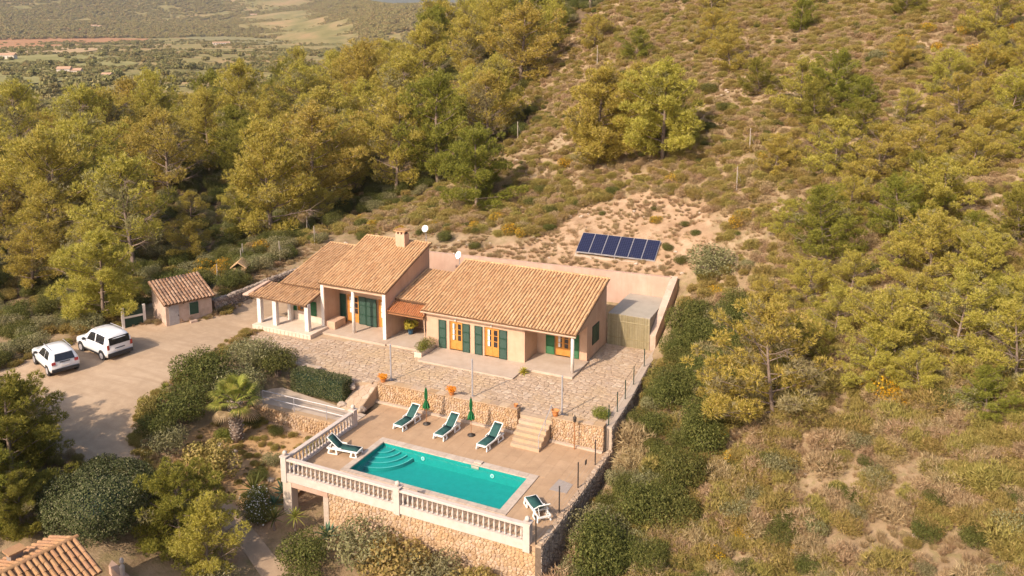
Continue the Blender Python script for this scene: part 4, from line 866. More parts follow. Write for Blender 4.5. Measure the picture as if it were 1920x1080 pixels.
# local: ridge along y (towards -y), slopes to +x and -x; far gable at y=0
def lodge_slope(sgn):
    if sgn > 0: tiled_roof(lg, (2.05, -4.4, 2.28), (2.05, .05, 2.28), (0, -4.4, 3.02), M_tilen, 0, .24, .37, seed=9, all_single=True, name='roof')
    else: tiled_roof(lg, (-2.05, .05, 2.28), (-2.05, -4.4, 2.28), (0, .05, 3.02), M_tilen, 0, .24, .37, seed=10, all_single=True, name='roof')
lodge_slope(1); lodge_slope(-1); ridge_tiles(lg, (0, -4.4, 3.03), (0, .1, 3.03), M_tilen, .12, .38)
q = MB().prism([(-1.7, -4.2), (1.7, -4.2), (1.7, -.15), (-1.7, -.15)], -.6, 2.2); q.add([(-1.7, -.16, 2.2), (1.7, -.16, 2.2), (0, -.16, 2.85), (-1.7, -4.19, 2.2), (1.7, -4.19, 2.2), (0, -4.19, 2.85)], [(0, 1, 2), (5, 4, 3), (0, 2, 5, 3), (2, 1, 4, 5)]); q.build('wall', M_wallw, lg)
ck = MB().box(-1.25, -.85, -2.2, -1.7, 2.3, 3.05).build('chimney', M_stoneg, lg); MB().box(-1.35, -.75, -2.3, -1.6, 3.051, 3.12).build('cap', M_tilen, ck)
lw = thing('low_wall', 'low earth coloured wall running past the gate lodge under the round bush', 'low wall', (-4, -10.5, -1.2)); MB().prism([(-6.5, -9.6), (-6.3, -9.95), (-1.2, -10.9), (-1.2, -10.5)], -3.4, [-1.3, -1.3, -2.2, -2.2]).build('wall_body', M_pink, lw)
MB().lathe([(.10, -1.6), (.12, -1.1), (.05, -.95), (.11, -.85), (.08, -.7), (.02, -.65)], 8, (-5.4, -9.95, 0)).build('finial', M_cast, lw)

# ---------------------------------------------------------------- loungers
def make_lounger():
    t = thing('sun_lounger', 'x', 'sun lounger', (0, 0, 0), 'green and white sun loungers', local=True)
    # local: foot at -y, head at +y, length 1.9
    for s in (-1, 1):
        q = MB(); x = .31 * s; q.beam((x, -.95, .31), (x, .92, .31), .06, .09)
        for y0, y1 in ((-.85, -.62), (.35, .75)):
            q.beam((x, y0, .28), (x + .03 * s, y0 - .07, .02), .06, .10); q.beam((x, y1, .28), (x + .03 * s, y1 + .08, .02), .06, .10); q.beam((x + .03 * s, y0 - .1, .03), (x + .03 * s, y1 + .12, .03), .055, .05)
        q.beam((x * 1.08, .0, .40), (x * 1.08, .55, .44), .06, .05); q.build('side_frame', M_white, t, bevel=.012)
    for a, c_, w_, g_ in ((-.95, .31, .07, .09), (.9, .30, .07, .07), (.25, .29, .06, .05)): MB().beam((-.28, a, c_), (.28, a, c_), w_, g_).build('cross_bar', M_white, t)
    vs_ = []; ys = np.linspace(-.93, .22, 6)
    def strip(pts, w):
        q = MB(); vs_ = []; fs_ = []
        for (y, z) in pts:
            vs_ += [(-w, y, z), (0, y, z - .018), (w, y, z), (-w, y, z - .02), (0, y, z - .038), (w, y, z - .02)]
        for i in range(len(pts) - 1):
            a = i * 6; b_ = a + 6; fs_ += [(a, a + 1, b_ + 1, b_), (a + 1, a + 2, b_ + 2, b_ + 1), (a + 4, a + 3, b_ + 3, b_ + 4), (a + 5, a + 4, b_ + 4, b_ + 5), (a + 3, a, b_, b_ + 3), (a + 2, a + 5, b_ + 5, b_ + 2)]
        fs_ += [(0, 3, 4, 1), (1, 4, 5, 2)]; e = (len(pts) - 1) * 6; fs_ += [(e, e + 1, e + 4, e + 3), (e + 1, e + 2, e + 5, e + 4)]
        return q.add(vs_, fs_)
    strip([(-.92, .375), (-.6, .38), (-.2, .37), (.22, .37)], .275).build('seat_sling', M_sling, t, True)
    br_ = strip([(.23, .38), (.45, .56), (.68, .76), (.86, .90)], .265).build('backrest', M_sling, t, True)
    q = MB()
    for s in (-1, 1): q.beam((.28 * s, .22, .36), (.28 * s, .90, .915), .045, .05)
    q.beam((-.28, .90, .915), (.28, .90, .915), .05, .05); q.beam((-.22, .62, .66), (-.22, .78, .31), .035, .03); q.beam((.22, .62, .66), (.22, .78, .31), .035, .03); q.build('back_frame', M_white, br_, bevel=.01)
    return reg(t)
lo = make_lounger()
LG = [((.05, 5.75, .0), -.08, 'green lounger in the wall row standing nearest the white balustrade'), ((2.75, 5.75, 0), -.06, 'green lounger standing between the two closed parasols'), ((5.55, 5.75, 0), -.10, 'green lounger in the wall row standing nearest the stone stairs'),
      ((-1.25, 1.35, 0), PI / 2 + .12, 'green lounger set crosswise between the side balustrade and the pool'), ((10.72, .62, 0), PI + .80, 'green lounger with white slatted back standing by the wire fence corner')]
for k, (p_, rz, lab) in enumerate(LG):
    if k == 0: lo.location = p_; lo.rotation_euler = (0, 0, rz); lo['label'] = lab
    else: dup(lo, p_, rz, 1, lab)

# ---------------------------------------------------------------- closed parasols
def make_parasol():
    t = thing('parasol', 'x', 'parasol', (0, 0, 0), 'closed green parasols', local=True)
    MB().lathe([(.22, 0), (.22, .05), (.05, .09), (.04, .16)], 12).build('base', M_dark, t, True); MB().tube([(0, 0, .05), (0, 0, 2.3)], .02, 8).build('pole', M_woodd, t)
    q = MB(); prof = [(.03, 2.28), (.055, 2.2), (.075, 2.0), (.085, 1.8), (.075, 1.62), (.05, 1.52), (.085, 1.44), (.15, 1.24), (.19, 1.05), (.17, .98), (.06, 1.0)]; N_ = 16; vs_ = []; fs_ = []
    for r_, z in prof:
        for k in range(N_): a = 2 * PI * k / N_; rr = r_ * (1 + .24 * (1 if k % 2 else -1)); vs_.append((rr * math.cos(a), rr * math.sin(a), z + (.05 * (k % 3) if z < 1.1 else 0)))
    for i in range(len(prof) - 1):
        for k in range(N_): fs_.append((i * N_ + k, (i + 1) * N_ + k, (i + 1) * N_ + (k + 1) % N_, i * N_ + (k + 1) % N_))
    q.add(vs_, fs_).build('canopy', M_umb, t); MB().lathe([(.06, 0), (.065, .02), (.06, .04)], 10, (0, 0, 1.5)).build('tie_band', M_greeng, t); MB().lathe([(.02, 0), (.035, .03), (.01, .08)], 8, (0, 0, 2.28)).build('finial', M_dark, t)
    return reg(t)
pa = make_parasol(); pa.location = (1.05, 6.25, 0); pa['label'] = 'closed green parasol nearer the garden ramp, beside the first lounger'
dup(pa, (4.1, 6.15, 0), .4, 1, 'closed green parasol nearer the stone stairs, between two loungers')

# ---------------------------------------------------------------- posts, lamps, fences
def pole_thing(name, lab, cat, loc, hgt, r_, mat, group=None, cap=True):
    t = thing(name, lab, cat, loc, group, local=True); MB().tube([(0, 0, 0), (0, 0, hgt)], r_, 8).build('shaft', mat, t); MB().box(-r_ * 2.2, r_ * 2.2, -r_ * 2.2, r_ * 2.2, -.01, .03).build('base_plate', mat, t)
    if cap: MB().lathe([(r_ * 1.15, hgt), (r_ * 1.15, hgt + .03), (r_ * .4, hgt + .06)], 8).build('cap', mat, t)
    return t
for x, y, w in ((-2.85, 8.45, 'at the garden ramp end of the stone wall'), (2.93, 8.52, 'halfway along the stone terrace wall'), (8.72, 8.60, 'beside the head of the stone stairs')):
    pole_thing('awning_post', 'slim pale metal post standing ' + w, 'post', (x, y, TZ), 2.35, .05, M_metal, 'pale terrace posts')
t = thing('garden_lamp', 'slim brown lamp post in front of the short terrace wall', 'lamp', (10.05, 7.2, 0), local=True)
MB().tube([(0, 0, 0), (0, 0, 1.62)], .035, 8).build('post', M_woodd, t); q = MB().lathe([(.05, 1.62), (.09, 1.66), (.10, 1.86), (.12, 1.87), (.03, 1.98)], 8).build('lantern', M_dark, t); MB().lathe([(.03, .0), (.03, .06)], 6, (0, 0, 1.98)).build('knob', M_dark, q)
fn = thing('wire_fence', 'thin wire fence with dark posts along the outer edge of the pool deck', 'fence', (11.7, 3, 0))
FY = [-1.75, 1.04, 3.55, 6.10, 7.7]
for y in FY: MB().tube([(11.68, y, -.03), (11.68, y, 1.42)], .035, 6).build('post', M_dark, fn)
for z in (.15, .55, .95, 1.35): MB().tube([(11.68, FY[0], z), (11.68, FY[-1], z)], .004, 4).build('wire', M_metal, fn)
MB().box(11.66, 11.70, 4.55, 4.75, .75, 1.0).build('warning_plate', M_dark, fn)
f2 = thing('wire_fence', 'wire mesh fence with dark green posts along the terrace kerb', 'fence', (11.4, 13, 1.2))
KX = lambda y: float(np.interp(y, [7.95, 12, 17, 20.6], [11.7, 11.45, 11.05, 11.0]))
FY2 = [8.2, 10.0, 11.8, 14.0, 17.0]
for y in FY2: MB().tube([(KX(y), y, 1.34), (KX(y), y, 2.55)], .03, 6).build('post', M_greend, f2)
for z in (1.45, 1.8, 2.15, 2.5):
    q = MB()
    for a, c in zip(FY2, FY2[1:]): q.tube([(KX(a), a, z), (KX(c), c, z)], .005, 4)
    q.build('wire', M_dark, f2)
# weathered fence stakes on the slopes
for k, (x, y, hh, w) in enumerate(((-27.6, 31.1, 2.0, 'beside the forest edge'), (-23.4, 27.0, 1.9, 'at the top end of the dry stone wall'), (-27.5, 22.0, 2.0, 'above the kennel'), (-26.3, 20.6, 1.8, 'just behind the kennel'), (-23.7, 22.6, 2.1, 'halfway up the dry stone wall'), (-25.0, 16.4, 2.0, 'beside the shed roof among yellow gorse'),
                               (-20.8, 59.8, 2.4, 'on pale ground high on the slope behind the lone pine'), (-22.6, 60.1, 2.4, 'standing nearest the wood edge high behind the lone pine'), (-13.6, 50.1, 2.2, 'on the open slope above the lone pine'), (-10.0, 65.2, 2.4, 'on the bare upper hillside'), (13.1, 39.8, 2.3, 'on the scrub track above the solar panels'), (13.1, 34.8, 2.2, 'lower on the scrub track above the solar panels'))):
    t = thing('fence_stake', 'thin weathered fence stake ' + w, 'stake', (x, y, float(h(x, y)) - .15), 'weathered fence stakes', local=True)
    rgs = random.Random(k); MB().tube([(0, 0, 0), (rgs.uniform(-.05, .05), rgs.uniform(-.05, .05), hh)], [.045, .035], 6).build('stake', M_twig, t); MB().tube([(0, .04, hh * .8), (.3, .05, hh * .45)], .008, 4).build('loose_wire', M_metal, t)

# ---------------------------------------------------------------- solar panels
sp_ = thing('solar_array', 'row of six dark blue solar panels tilted on a frame above the house', 'solar panel', (5.3, 28.15, 5.1), local=True); sp_.rotation_euler = (0, 0, math.radians(.6))
tl = math.radians(34); PW, PL = 1.075, 2.05
for i in range(6):
    x0 = -3.22 + i * PW; M = Matrix.Translation((x0, -.55, .30)) @ Matrix.Rotation(tl, 4, 'X')
    q = MB()
    for a in ((.012, .03, 0, PL), (PW - .03, PW - .012, 0, PL), (.03, PW - .03, 0, .018), (.03, PW - .03, PL - .018, PL)): q.box(a[0], a[1], a[2], a[3], -.03, .012)
    pf = link_mesh('panel', mk_mesh('panel', [M @ Vector(v) for v in q.v], q.f, M_metal), sp_)
    c = MB().box(.03, PW - .03, .018, PL - .018, -.02, .004); ce = link_mesh('cell_sheet', mk_mesh('cell_sheet', c.v, c.f, M_pv), pf); ce.matrix_local = M
q = MB()
for x in (-3.2, 0, 3.2):
    q.beam((x, -.5, -.6), (x, -.5, .28), .05); q.beam((x, 1.1, -.6), (x, 1.1, 1.36), .05); q.beam((x, -.5, .27), (x, 1.1, 1.35), .05)
q.beam((-3.25, -.5, .24), (3.27, -.5, .24), .05); q.beam((-3.25, 1.1, 1.3), (3.27, 1.1, 1.3), .05); q.build('support_frame', M_metal, sp_)
MB().box(-3.3, 3.3, -.62, -.5, -.5, .06).build('ballast_kerb', M_slab, sp_)

# ---------------------------------------------------------------- pots, troughs
def pot(lab, cat, loc, r_, hh, mat, bloom=None):
    t = thing('flower_pot', lab, cat, loc, None, local=True); MB().lathe([(r_ * .65, 0), (r_ * .8, hh * .5), (r_, hh * .9), (r_ * 1.1, hh * .92), (r_ * 1.1, hh), (r_ * .85, hh), (r_ * .8, hh * .85)], 12).build('pot', mat, t, True)
    if bloom: bloom(t)
    return t
tr_ = thing('stone_trough', 'old rectangular stone trough at the terrace edge behind the clipped hedge', 'trough', (-8.3, 7.35, TZ)); tr_q = MB().box(-8.95, -7.65, 6.95, 7.10, TZ - .25, TZ + .32).box(-8.95, -7.65, 7.55, 7.70, TZ - .25, TZ + .32).box(-8.95, -8.80, 7.101, 7.549, TZ - .25, TZ + .32).box(-7.80, -7.65, 7.101, 7.549, TZ - .25, TZ + .32)
tr_q.build('basin', M_rock, tr_); MB().box(-8.79, -7.81, 7.11, 7.54, TZ - .2, TZ + .12).build('water', M_greend, tr_)
ptr = thing('planter', 'pale planter box with a leafy bush against the main wing corner', 'planter', (-3.2, 13.2, TZ)); MB().box(-3.55, -2.98, 12.3, 14.2, TZ, TZ + .34).build('box', M_wallw, ptr, bevel=.02)
# ---------------------------------------------------------------- cars
def car(name, lab, loc, rz, prof, plan, windows, W_, details):
    """body lofted through cross sections: prof = list of (x, sill z, belt z, top z, belt half-width factor, top half-width factor)"""
    t = thing(name, lab, 'car', loc, 'parked cars', local=True); t.rotation_euler = (0, 0, rz)
    ring = []; 
    for x, zs, zb2, zt, kb_, kt in prof:
        hw = W_ / 2; b_ = hw * kb_; tp = hw * kt
        ring.append([(x, -b_ * .93, zs), (x, -b_ * .99, zs + (zb2 - zs) * .3), (x, -b_, zs + (zb2 - zs) * .65), (x, -b_ * .965, zb2), (x, -tp - (b_ * .965 - tp) * .25, zb2 + (zt - zb2) * .72), (x, -tp * .9, zb2 + (zt - zb2) * .95), (x, -tp * .5, zt), (x, 0, zt + .012)])
    q = MB(); n_ = 15; vs_ = []
    for r_ in ring: vs_ += r_ + [(x, -y, z) for x, y, z in r_[-2::-1]]
    fs_ = []
    for i in range(len(ring) - 1):
        for k in range(n_ - 1): fs_.append((i * n_ + k, (i + 1) * n_ + k, (i + 1) * n_ + k + 1, i * n_ + k + 1))
    fs_.append(tuple(range(n_))); fs_.append(tuple(range((len(ring) - 1) * n_, len(ring) * n_))[::-1]); fs_ += [(i * n_ + n_ - 1, (i + 1) * n_ + n_ - 1, (i + 1) * n_, i * n_) for i in range(len(ring) - 1)]
    body = q.add(vs_, fs_).build('body', M_car, t, True)
    def P(x, k, out=.012):
        """point on the body skin: k in 0..14 ring coordinate"""
        i = max(0, min(len(prof) - 2, int(np.searchsorted([p_[0] for p_ in prof], x) - 1))); f = (x - prof[i][0]) / (prof[i + 1][0] - prof[i][0]); k0 = int(min(k, 13)); g = k - k0
        full = [r_ + [(a, -b2, c) for a, b2, c in r_[-2::-1]] for r_ in (ring[i], ring[i + 1])]
        def pt(rr): a = Vector(rr[k0]); c = Vector(rr[k0 + 1]); return a + (c - a) * g
        p_ = pt(full[0]) * (1 - f) + pt(full[1]) * f
        nrm = Vector((0, p_.y, (p_.z - .9) * .8)); nrm = nrm.normalized() if nrm.length > 0 else Vector((0, 0, 1)); return p_ + nrm * out
    for nm, mat, pts in windows:
        for mir in (0, 1):
            q = MB(); N_ = 4
            (xa, ka), (xb, kb2), (xc, kc), (xd, kd) = pts
            for i in range(N_ + 1):
                for j in range(N_ + 1):
                    u = i / N_; v = j / N_; x = (xa * (1 - u) + xb * u) * (1 - v) + (xd * (1 - u) + xc * u) * v; k = (ka * (1 - u) + kb2 * u) * (1 - v) + (kd * (1 - u) + kc * u) * v
                    q.v.append(tuple(P(x, 14 - k if mir else k)))
            for i in range(N_):
                for j in range(N_): a = i * (N_ + 1) + j; q.f.append((a, a + 1, a + N_ + 2, a + N_ + 1))
            q.build(nm, mat, body)
    details(t, body)
    for x in (plan[0], plan[1]):
        for s in (-1, 1):
            y = s * (W_ / 2 - .10); w_ = MB().tube([(x, y - .11, .33), (x, y + .11, .33)], .33, 18).build('wheel', M_black, t); MB().tube([(x, y + s * .112, .33), (x, y + s * .125, .33)], .21, 12).build('rim', M_metal, w_)
            MB().tube([(x, y + s * .035, .36), (x, y + s * .098, .36)], .40, 18).build('wheel_arch', M_trim, t)
    return t
def plate_quad(parent, nm, mat, x, y0, y1, z0, z1, dx=.02, lean=0): return MB().add([(x - dx, y0, z0), (x - dx, y1, z0), (x - dx + lean, y1, z1), (x - dx + lean, y0, z1), (x + .03, y0, z0), (x + .03, y1, z0), (x + .03 + lean, y1, z1), (x + .03 + lean, y0, z1)], [(0, 3, 2, 1), (4, 5, 6, 7), (0, 1, 5, 4), (1, 2, 6, 5), (2, 3, 7, 6), (3, 0, 4, 7)]).build(nm, mat, parent)
# hatchback SUV: rear at x=0, nose at +x
profA = [(0, .45, .75, .82, .88, .78), (.06, .36, .95, 1.12, .97, .84), (.30, .30, 1.0, 1.50, 1.0, .72), (.75, .28, 1.02, 1.62, 1.0, .70), (1.5, .28, 1.02, 1.66, 1.0, .70), (2.25, .28, 1.02, 1.58, 1.0, .68), (2.95, .28, 1.0, 1.10, 1.0, .80), (3.7, .30, .92, .99, .98, .78), (4.1, .38, .82, .88, .92, .75), (4.28, .48, .72, .76, .80, .66)]
def detA(t, body):
    MB().add([(.005, -.60, 1.04), (.005, .60, 1.04), (.235, .52, 1.45), (.235, -.52, 1.45), (.085, -.56, 1.08), (.085, .56, 1.08), (.33, .50, 1.47), (.33, -.50, 1.47)], [(0, 3, 2, 1), (4, 5, 6, 7), (0, 1, 5, 4), (1, 2, 6, 5), (2, 3, 7, 6), (3, 0, 4, 7)]).build('rear_window', M_cglass, body)
    for s in (-1, 1):
        plate_quad(body, 'tail_lamp', M_lred, -.005, *sorted((s * .56, s * .80)), .84, 1.02, .02, .05); MB().tube([(.55, s * .60, 1.66), (2.1, s * .58, 1.69)], .022, 6).build('roof_rail', M_metal, body)
        MB().box(2.55, 2.75, *sorted((s * .90, s * 1.08)), .98, 1.12).build('wing_mirror', M_trim, body, bevel=.02)
    plate_quad(body, 'bumper', M_trim, -.02, -.82, .82, .36, .56, .04); plate_quad(body, 'number_plate', M_white, -.005, -.26, .26, .70, .80, .03, .01); plate_quad(body, 'badge_strip', M_trim, -.0, -.3, .3, .94, .98, .03, .02)
winA = [('side_trim', M_trim, [(.95, .05), (3.1, .05), (3.1, .75), (.95, .75)]), ('side_window', M_cglass, [(.55, 3.1), (1.25, 3.1), (1.25, 4.35), (.72, 4.2)]), ('side_window', M_cglass, [(1.32, 3.1), (2.45, 3.1), (1.95, 4.3), (1.32, 4.35)]), ('windscreen', M_cglass, [(2.30, 5.6), (2.80, 5.2), (2.80, 7.0), (2.30, 7.0)])]
carA = car('parked_car', 'white compact SUV with roof rails parked behind the trees on the gravel drive', (-22.2, .25, 1.08), PI - .35, profA, (.72, 3.4), winA, 1.80, detA)
profB = [(0, .42, 1.02, 1.12, .96, .90), (.05, .34, 1.06, 1.55, .99, .82), (.22, .30, 1.08, 1.78, 1.0, .76), (.8, .28, 1.08, 1.84, 1.0, .76), (1.7, .28, 1.08, 1.85, 1.0, .76), (2.4, .28, 1.06, 1.80, 1.0, .74), (3.2, .28, 1.04, 1.16, 1.0, .82), (3.8, .30, .95, 1.02, .98, .80), (4.2, .38, .84, .90, .92, .76), (4.38, .50, .72, .78, .80, .66)]
def detB(t, body):
    plate_quad(body, 'rear_window', M_cglass, .015, -.70, .70, 1.14, 1.62, .04, .09)
    for s in (-1, 1):
        plate_quad(body, 'tail_lamp', M_lred, .0, *sorted((s * .72, s * .87)), .86, 1.18, .03, .02); MB().tube([(.45, s * .64, 1.86), (2.2, s * .62, 1.87)], .022, 6).build('roof_rail', M_metal, body); MB().box(2.75, 2.95, *sorted((s * .92, s * 1.1)), 1.02, 1.18).build('wing_mirror', M_trim, body, bevel=.02)
    plate_quad(body, 'bumper', M_trim, -.02, -.86, .86, .36, .60, .05); plate_quad(body, 'number_plate', M_white, .0, -.26, .26, .70, .80, .05); plate_quad(body, 'plate_recess', M_trim, .012, -.34, .34, .84, .90, .03)
winB = [('side_trim', M_trim, [(1.0, .05), (3.2, .05), (3.2, .7), (1.0, .7)]), ('side_window', M_cglass, [(.45, 3.1), (1.5, 3.1), (1.5, 4.3), (.45, 4.25)]), ('side_window', M_cglass, [(1.62, 3.1), (2.7, 3.1), (2.2, 4.3), (1.62, 4.3)]), ('windscreen', M_cglass, [(2.45, 5.6), (3.08, 5.2), (3.08, 7.0), (2.45, 7.0)])]
carB = car('parked_van', 'white high-roofed family van parked near the shed on the gravel drive', (-21.2, 3.6, 1.10), PI - .20, profB, (.75, 3.5), winB, 1.84, detB)
carB['category'] = 'van'

# ---------------------------------------------------------------- foliage meshes
def unit(v): return v / np.maximum(np.linalg.norm(v, axis=-1, keepdims=True), 1e-9)
def needles(rg, C, Dr, n_per, L0, L1, w, spread):
    """narrow triangles fanning out of tuft centres C along directions Dr"""
    N = len(C); c = np.repeat(C, n_per, 0); d = np.repeat(Dr, n_per, 0) + rg.normal(0, spread, (N * n_per, 3)); d = unit(d)
    s = unit(np.cross(d, rg.normal(0, 1, d.shape))); L_ = rg.uniform(L0, L1, (len(c), 1)); ww = w * rg.uniform(.7, 1.3, (len(c), 1))
    v = np.stack([c - s * ww, c + s * ww, c + d * L_], 1).reshape(-1, 3); return v, np.arange(len(v)).reshape(-1, 3)
def leaves(rg, C, Nn, L0, L1, asp, tilt):
    """rhombic leaves lying roughly across the normals Nn"""
    N = len(C); nn = unit(Nn + rg.normal(0, tilt, (N, 3))); a = unit(np.cross(nn, rg.normal(0, 1, (N, 3)))); b_ = np.cross(nn, a); L_ = rg.uniform(L0, L1, (N, 1))
    v = np.stack([C - a * L_ * .5, C + b_ * L_ * asp * .5, C + a * L_ * .5, C - b_ * L_ * asp * .5], 1).reshape(-1, 3); return v, np.arange(len(v)).reshape(-1, 4)
def in_ball(rg, N, shell=.5):
    d = unit(rg.normal(0, 1, (N, 3))); r_ = (shell + (1 - shell) * rg.uniform(0, 1, (N, 1)) ** .6); return d, d * r_
def pine_parts(seed, H=8.0, R=3.0, bare=.0, tufts=60, low=.14, flat=.8, mat=None, dry=.14, nl=34):
    """tapered trunk with limbs, and needle tufts gathered in clumps along the limbs; some clumps are dry grey-brown twigs"""
    rg = np.random.RandomState(seed); tr = MB(); lean = rg.uniform(-.06, .06, 2)
    spine = lambda t: np.array([lean[0] * H * t + .18 * math.sin(3 * t + seed), lean[1] * H * t + .18 * math.cos(2.4 * t + seed), H * t])
    ts = np.linspace(0, .93, 9); tr.tube([spine(t) for t in ts], [(.16 * (1 - t) ** .8 + .02) * H / 8 * (.75 if H < 6 else 1) for t in ts], 7)
    cl = []; g = H / 8.0; lop = rg.uniform(0, 6.28)
    for i in range(nl):
        t = low + (.95 - low) * (i + rg.uniform(-.4, .4)) / (nl - 1); t = min(max(t, low), .95); az = i * 2.4 + rg.uniform(-.5, .5)
        u = (t - low) / (.95 - low); pr = np.interp(u, [0, .12, .35, .65, .85, 1], [.72, 1.0, .98, .70, .45, .16]); Lm = R * pr * rg.uniform(.68, 1.18) * (1 + .16 * math.cos(az - lop))
        p0 = spine(t - .04); up = rg.uniform(.12, .5) + .5 * u; d = np.array([math.cos(az), math.sin(az), 0])
        pts = [p0 + d * Lm * s + np.array([0, 0, up * Lm * s ** 1.3]) for s in (0, .35, .7, 1)]; tr.tube(pts, [.06 * (1 - .6 * u) * g, .045 * (1 - .5 * u) * g, .03 * g, .014 * g], 5, False)
        if rg.uniform() < bare * (1.3 - u):
            for s in (.45, .6, .75, .85, .95):
                q = p0 + d * Lm * s + np.array([0, 0, up * Lm * s ** 1.3])
                for k in range(4): e = q + unit(d + rg.normal(0, .7, 3)) * rg.uniform(.4, 1.0) * g; tr.tube([q, e], [.014 * g, .005 * g], 4, False)
            continue
        for s in np.linspace(.35, 1.02, max(2, int(2.5 + Lm / g))):
            q = p0 + d * Lm * s + np.array([0, 0, up * Lm * s ** 1.3]); side = np.array([-d[1], d[0], 0]) * rg.uniform(-.5, .5) * Lm * .5 * s
            cl.append((q + side + np.array([0, 0, rg.uniform(-.1, .35)]) * g, rg.uniform(.32, .66) * g * (1.08 - .25 * u), rg.uniform() < dry * (1.5 - s)))
    for k in range(5): cl.append((spine(.88 + .035 * k) + rg.normal(0, .2, 3) * [1, 1, .3] * g, rg.uniform(.26, .42) * g, False))
    C = []; D = []; X = []
    for c, r_, dr_ in cl:
        n_ = int(tufts * (r_ / g / .5) ** 2 * (.6 if dr_ else 1)); d, p_ = in_ball(rg, n_, .45); C.append(c + p_ * [r_, r_, r_ * flat]); D.append(unit(d + [0, 0, .8])); X.append(np.full(n_, dr_))
    C = np.concatenate(C); D = np.concatenate(D); X = np.concatenate(X); v, f = needles(rg, C, D, 5, .16 * g, .33 * g, .024 * g, .55)
    me = np_mesh('crown', v, f, mat or L_pine); me.materials.append(L_pineb); me.polygons.foreach_set('material_index', np.repeat(X, 5).astype(np.int32))
    return mk_mesh('trunk', tr.v, tr.f, M_bark, True), me
def cloud(seed, R, Hh, N, mat, leaf=(.08, .14), asp=.5, lumps=9, name='foliage', shell=.6, dome=True, up=.2, tilt=.75, kind='leaf', w=.02):
    """a lumpy leafy volume: leaves spread through overlapping lobes"""
    rg = np.random.RandomState(seed); C = []; D = []
    for k in range(lumps):
        a = k * 2.4 + rg.uniform(-.4, .4); rr = 0 if k == 0 else R * rg.uniform(.35, .66); z = Hh * (rg.uniform(.42, .62) if k else .55); lr = R * rg.uniform(.38, .55) * (1.25 if k == 0 else 1)
        d, p_ = in_ball(rg, N // lumps, shell); c = np.array([rr * math.cos(a), rr * math.sin(a), z]); p_ = c + p_ * [lr, lr, min(lr * .95, Hh * .5)]; C.append(p_); D.append(d)
    C = np.concatenate(C); D = np.concatenate(D); k = C[:, 2] > .02; C = C[k]; D = unit(D[k] + [0, 0, up])
    v, f = leaves(rg, C, D, leaf[0], leaf[1], asp, tilt) if kind == 'leaf' else needles(rg, C, D, 3, leaf[0], leaf[1], w, .6)
    return np_mesh(name, v, f, mat)
def stems(seed, R, Hh, n_=7, r0=.03, mat=None, spread=.7):
    rg = np.random.RandomState(seed); q = MB()
    for k in range(n_):
        a = 2 * PI * k / n_ + rg.uniform(-.4, .4); e = np.array([math.cos(a) * R * spread * rg.uniform(.5, 1), math.sin(a) * R * spread * rg.uniform(.5, 1), Hh * rg.uniform(.6, .95)])
        m_ = e * [.35, .35, .55] + rg.normal(0, .05, 3); q.tube([(0, 0, -.1), m_, e], [r0, r0 * .7, r0 * .25], 5, False)
    return mk_mesh('stem', q.v, q.f, mat or M_bark, True)
def tuft_mesh(seed, mat, n_=70, Hh=.5, R=.3):
    rg = np.random.RandomState(seed); a = rg.uniform(0, 2 * PI, n_); r_ = R * np.sqrt(rg.uniform(0, 1, n_)); C = np.stack([r_ * np.cos(a) * .5, r_ * np.sin(a) * .5, np.zeros(n_)], -1)
    D = unit(np.stack([np.cos(a) * .5, np.sin(a) * .5, np.ones(n_)], -1)); v, f = needles(rg, C, D, 2, Hh * .6, Hh, .014, .25); return np_mesh('tuft', v, f, mat)
def tree_thing(name, lab, cat, group, parts):
    t = thing(name, lab, cat, (0, 0, -500), group, local=True)
    for nm, me in parts: link_mesh(nm, me, t)
    return reg(t)
USED = set()
def place(proto, x, y, rz, s, label=None, group=None, sz=None, z=None, sink=.08):
    z = float(h(x, y)) - sink if z is None else z
    if proto.name not in USED:
        USED.add(proto.name); proto.location = (x, y, z); proto.rotation_euler = (0, 0, rz); proto.scale = (s, s, s * (sz or 1))
        if label: proto['label'] = label
        if group: proto['group'] = group
        return proto
    return dup(proto, (x, y, z), rz, s, label, group, sz)
RV = random.Random(77)
# -- pines: open, yellow-green; some with dry brown sides; some half bare
PINE = [pine_parts(s, mat=m_, bare=b_, tufts=tf, R=r_, dry=dy, low=lw) for s, m_, b_, tf, r_, dy, lw in ((1, L_pine, .04, 58, 3.0, .12, .12), (2, L_pine, .1, 54, 3.4, .2, .2), (3, L_pined, .03, 60, 2.8, .06, .12), (4, L_pine, .35, 50, 3.2, .3, .22), (5, L_pine, .2, 50, 3.0, .5, .16), (6, L_pine, .05, 58, 2.6, .1, .1), (7, L_pine, 0, 80, 3.5, .06, .08), (8, L_pined, 0, 80, 3.5, .05, .06))]
def pine_proto(i, lab, group, name='pine_tree'): return tree_thing(name, lab, 'pine', group, (('trunk', PINE[i][0]), ('crown', PINE[i][1])))
LOOK = ('tall yellow-green pine', 'spreading pale pine', 'dense dark green pine', 'pine with bare grey limbs', 'brownish dry-looking pine', 'slender yellow-green pine')
def pine_label(i, x, y): return LOOK[i] + (' on the ridge at the top of the wood' if y > 62 else ' deep in the shady wood beyond the shed' if x < -50 else ' at the wood edge between the shed and the house slope')
fp = [pine_proto(i, 'x', 'pines of the dense wood') for i in range(6)]
pts = []; tries = 0
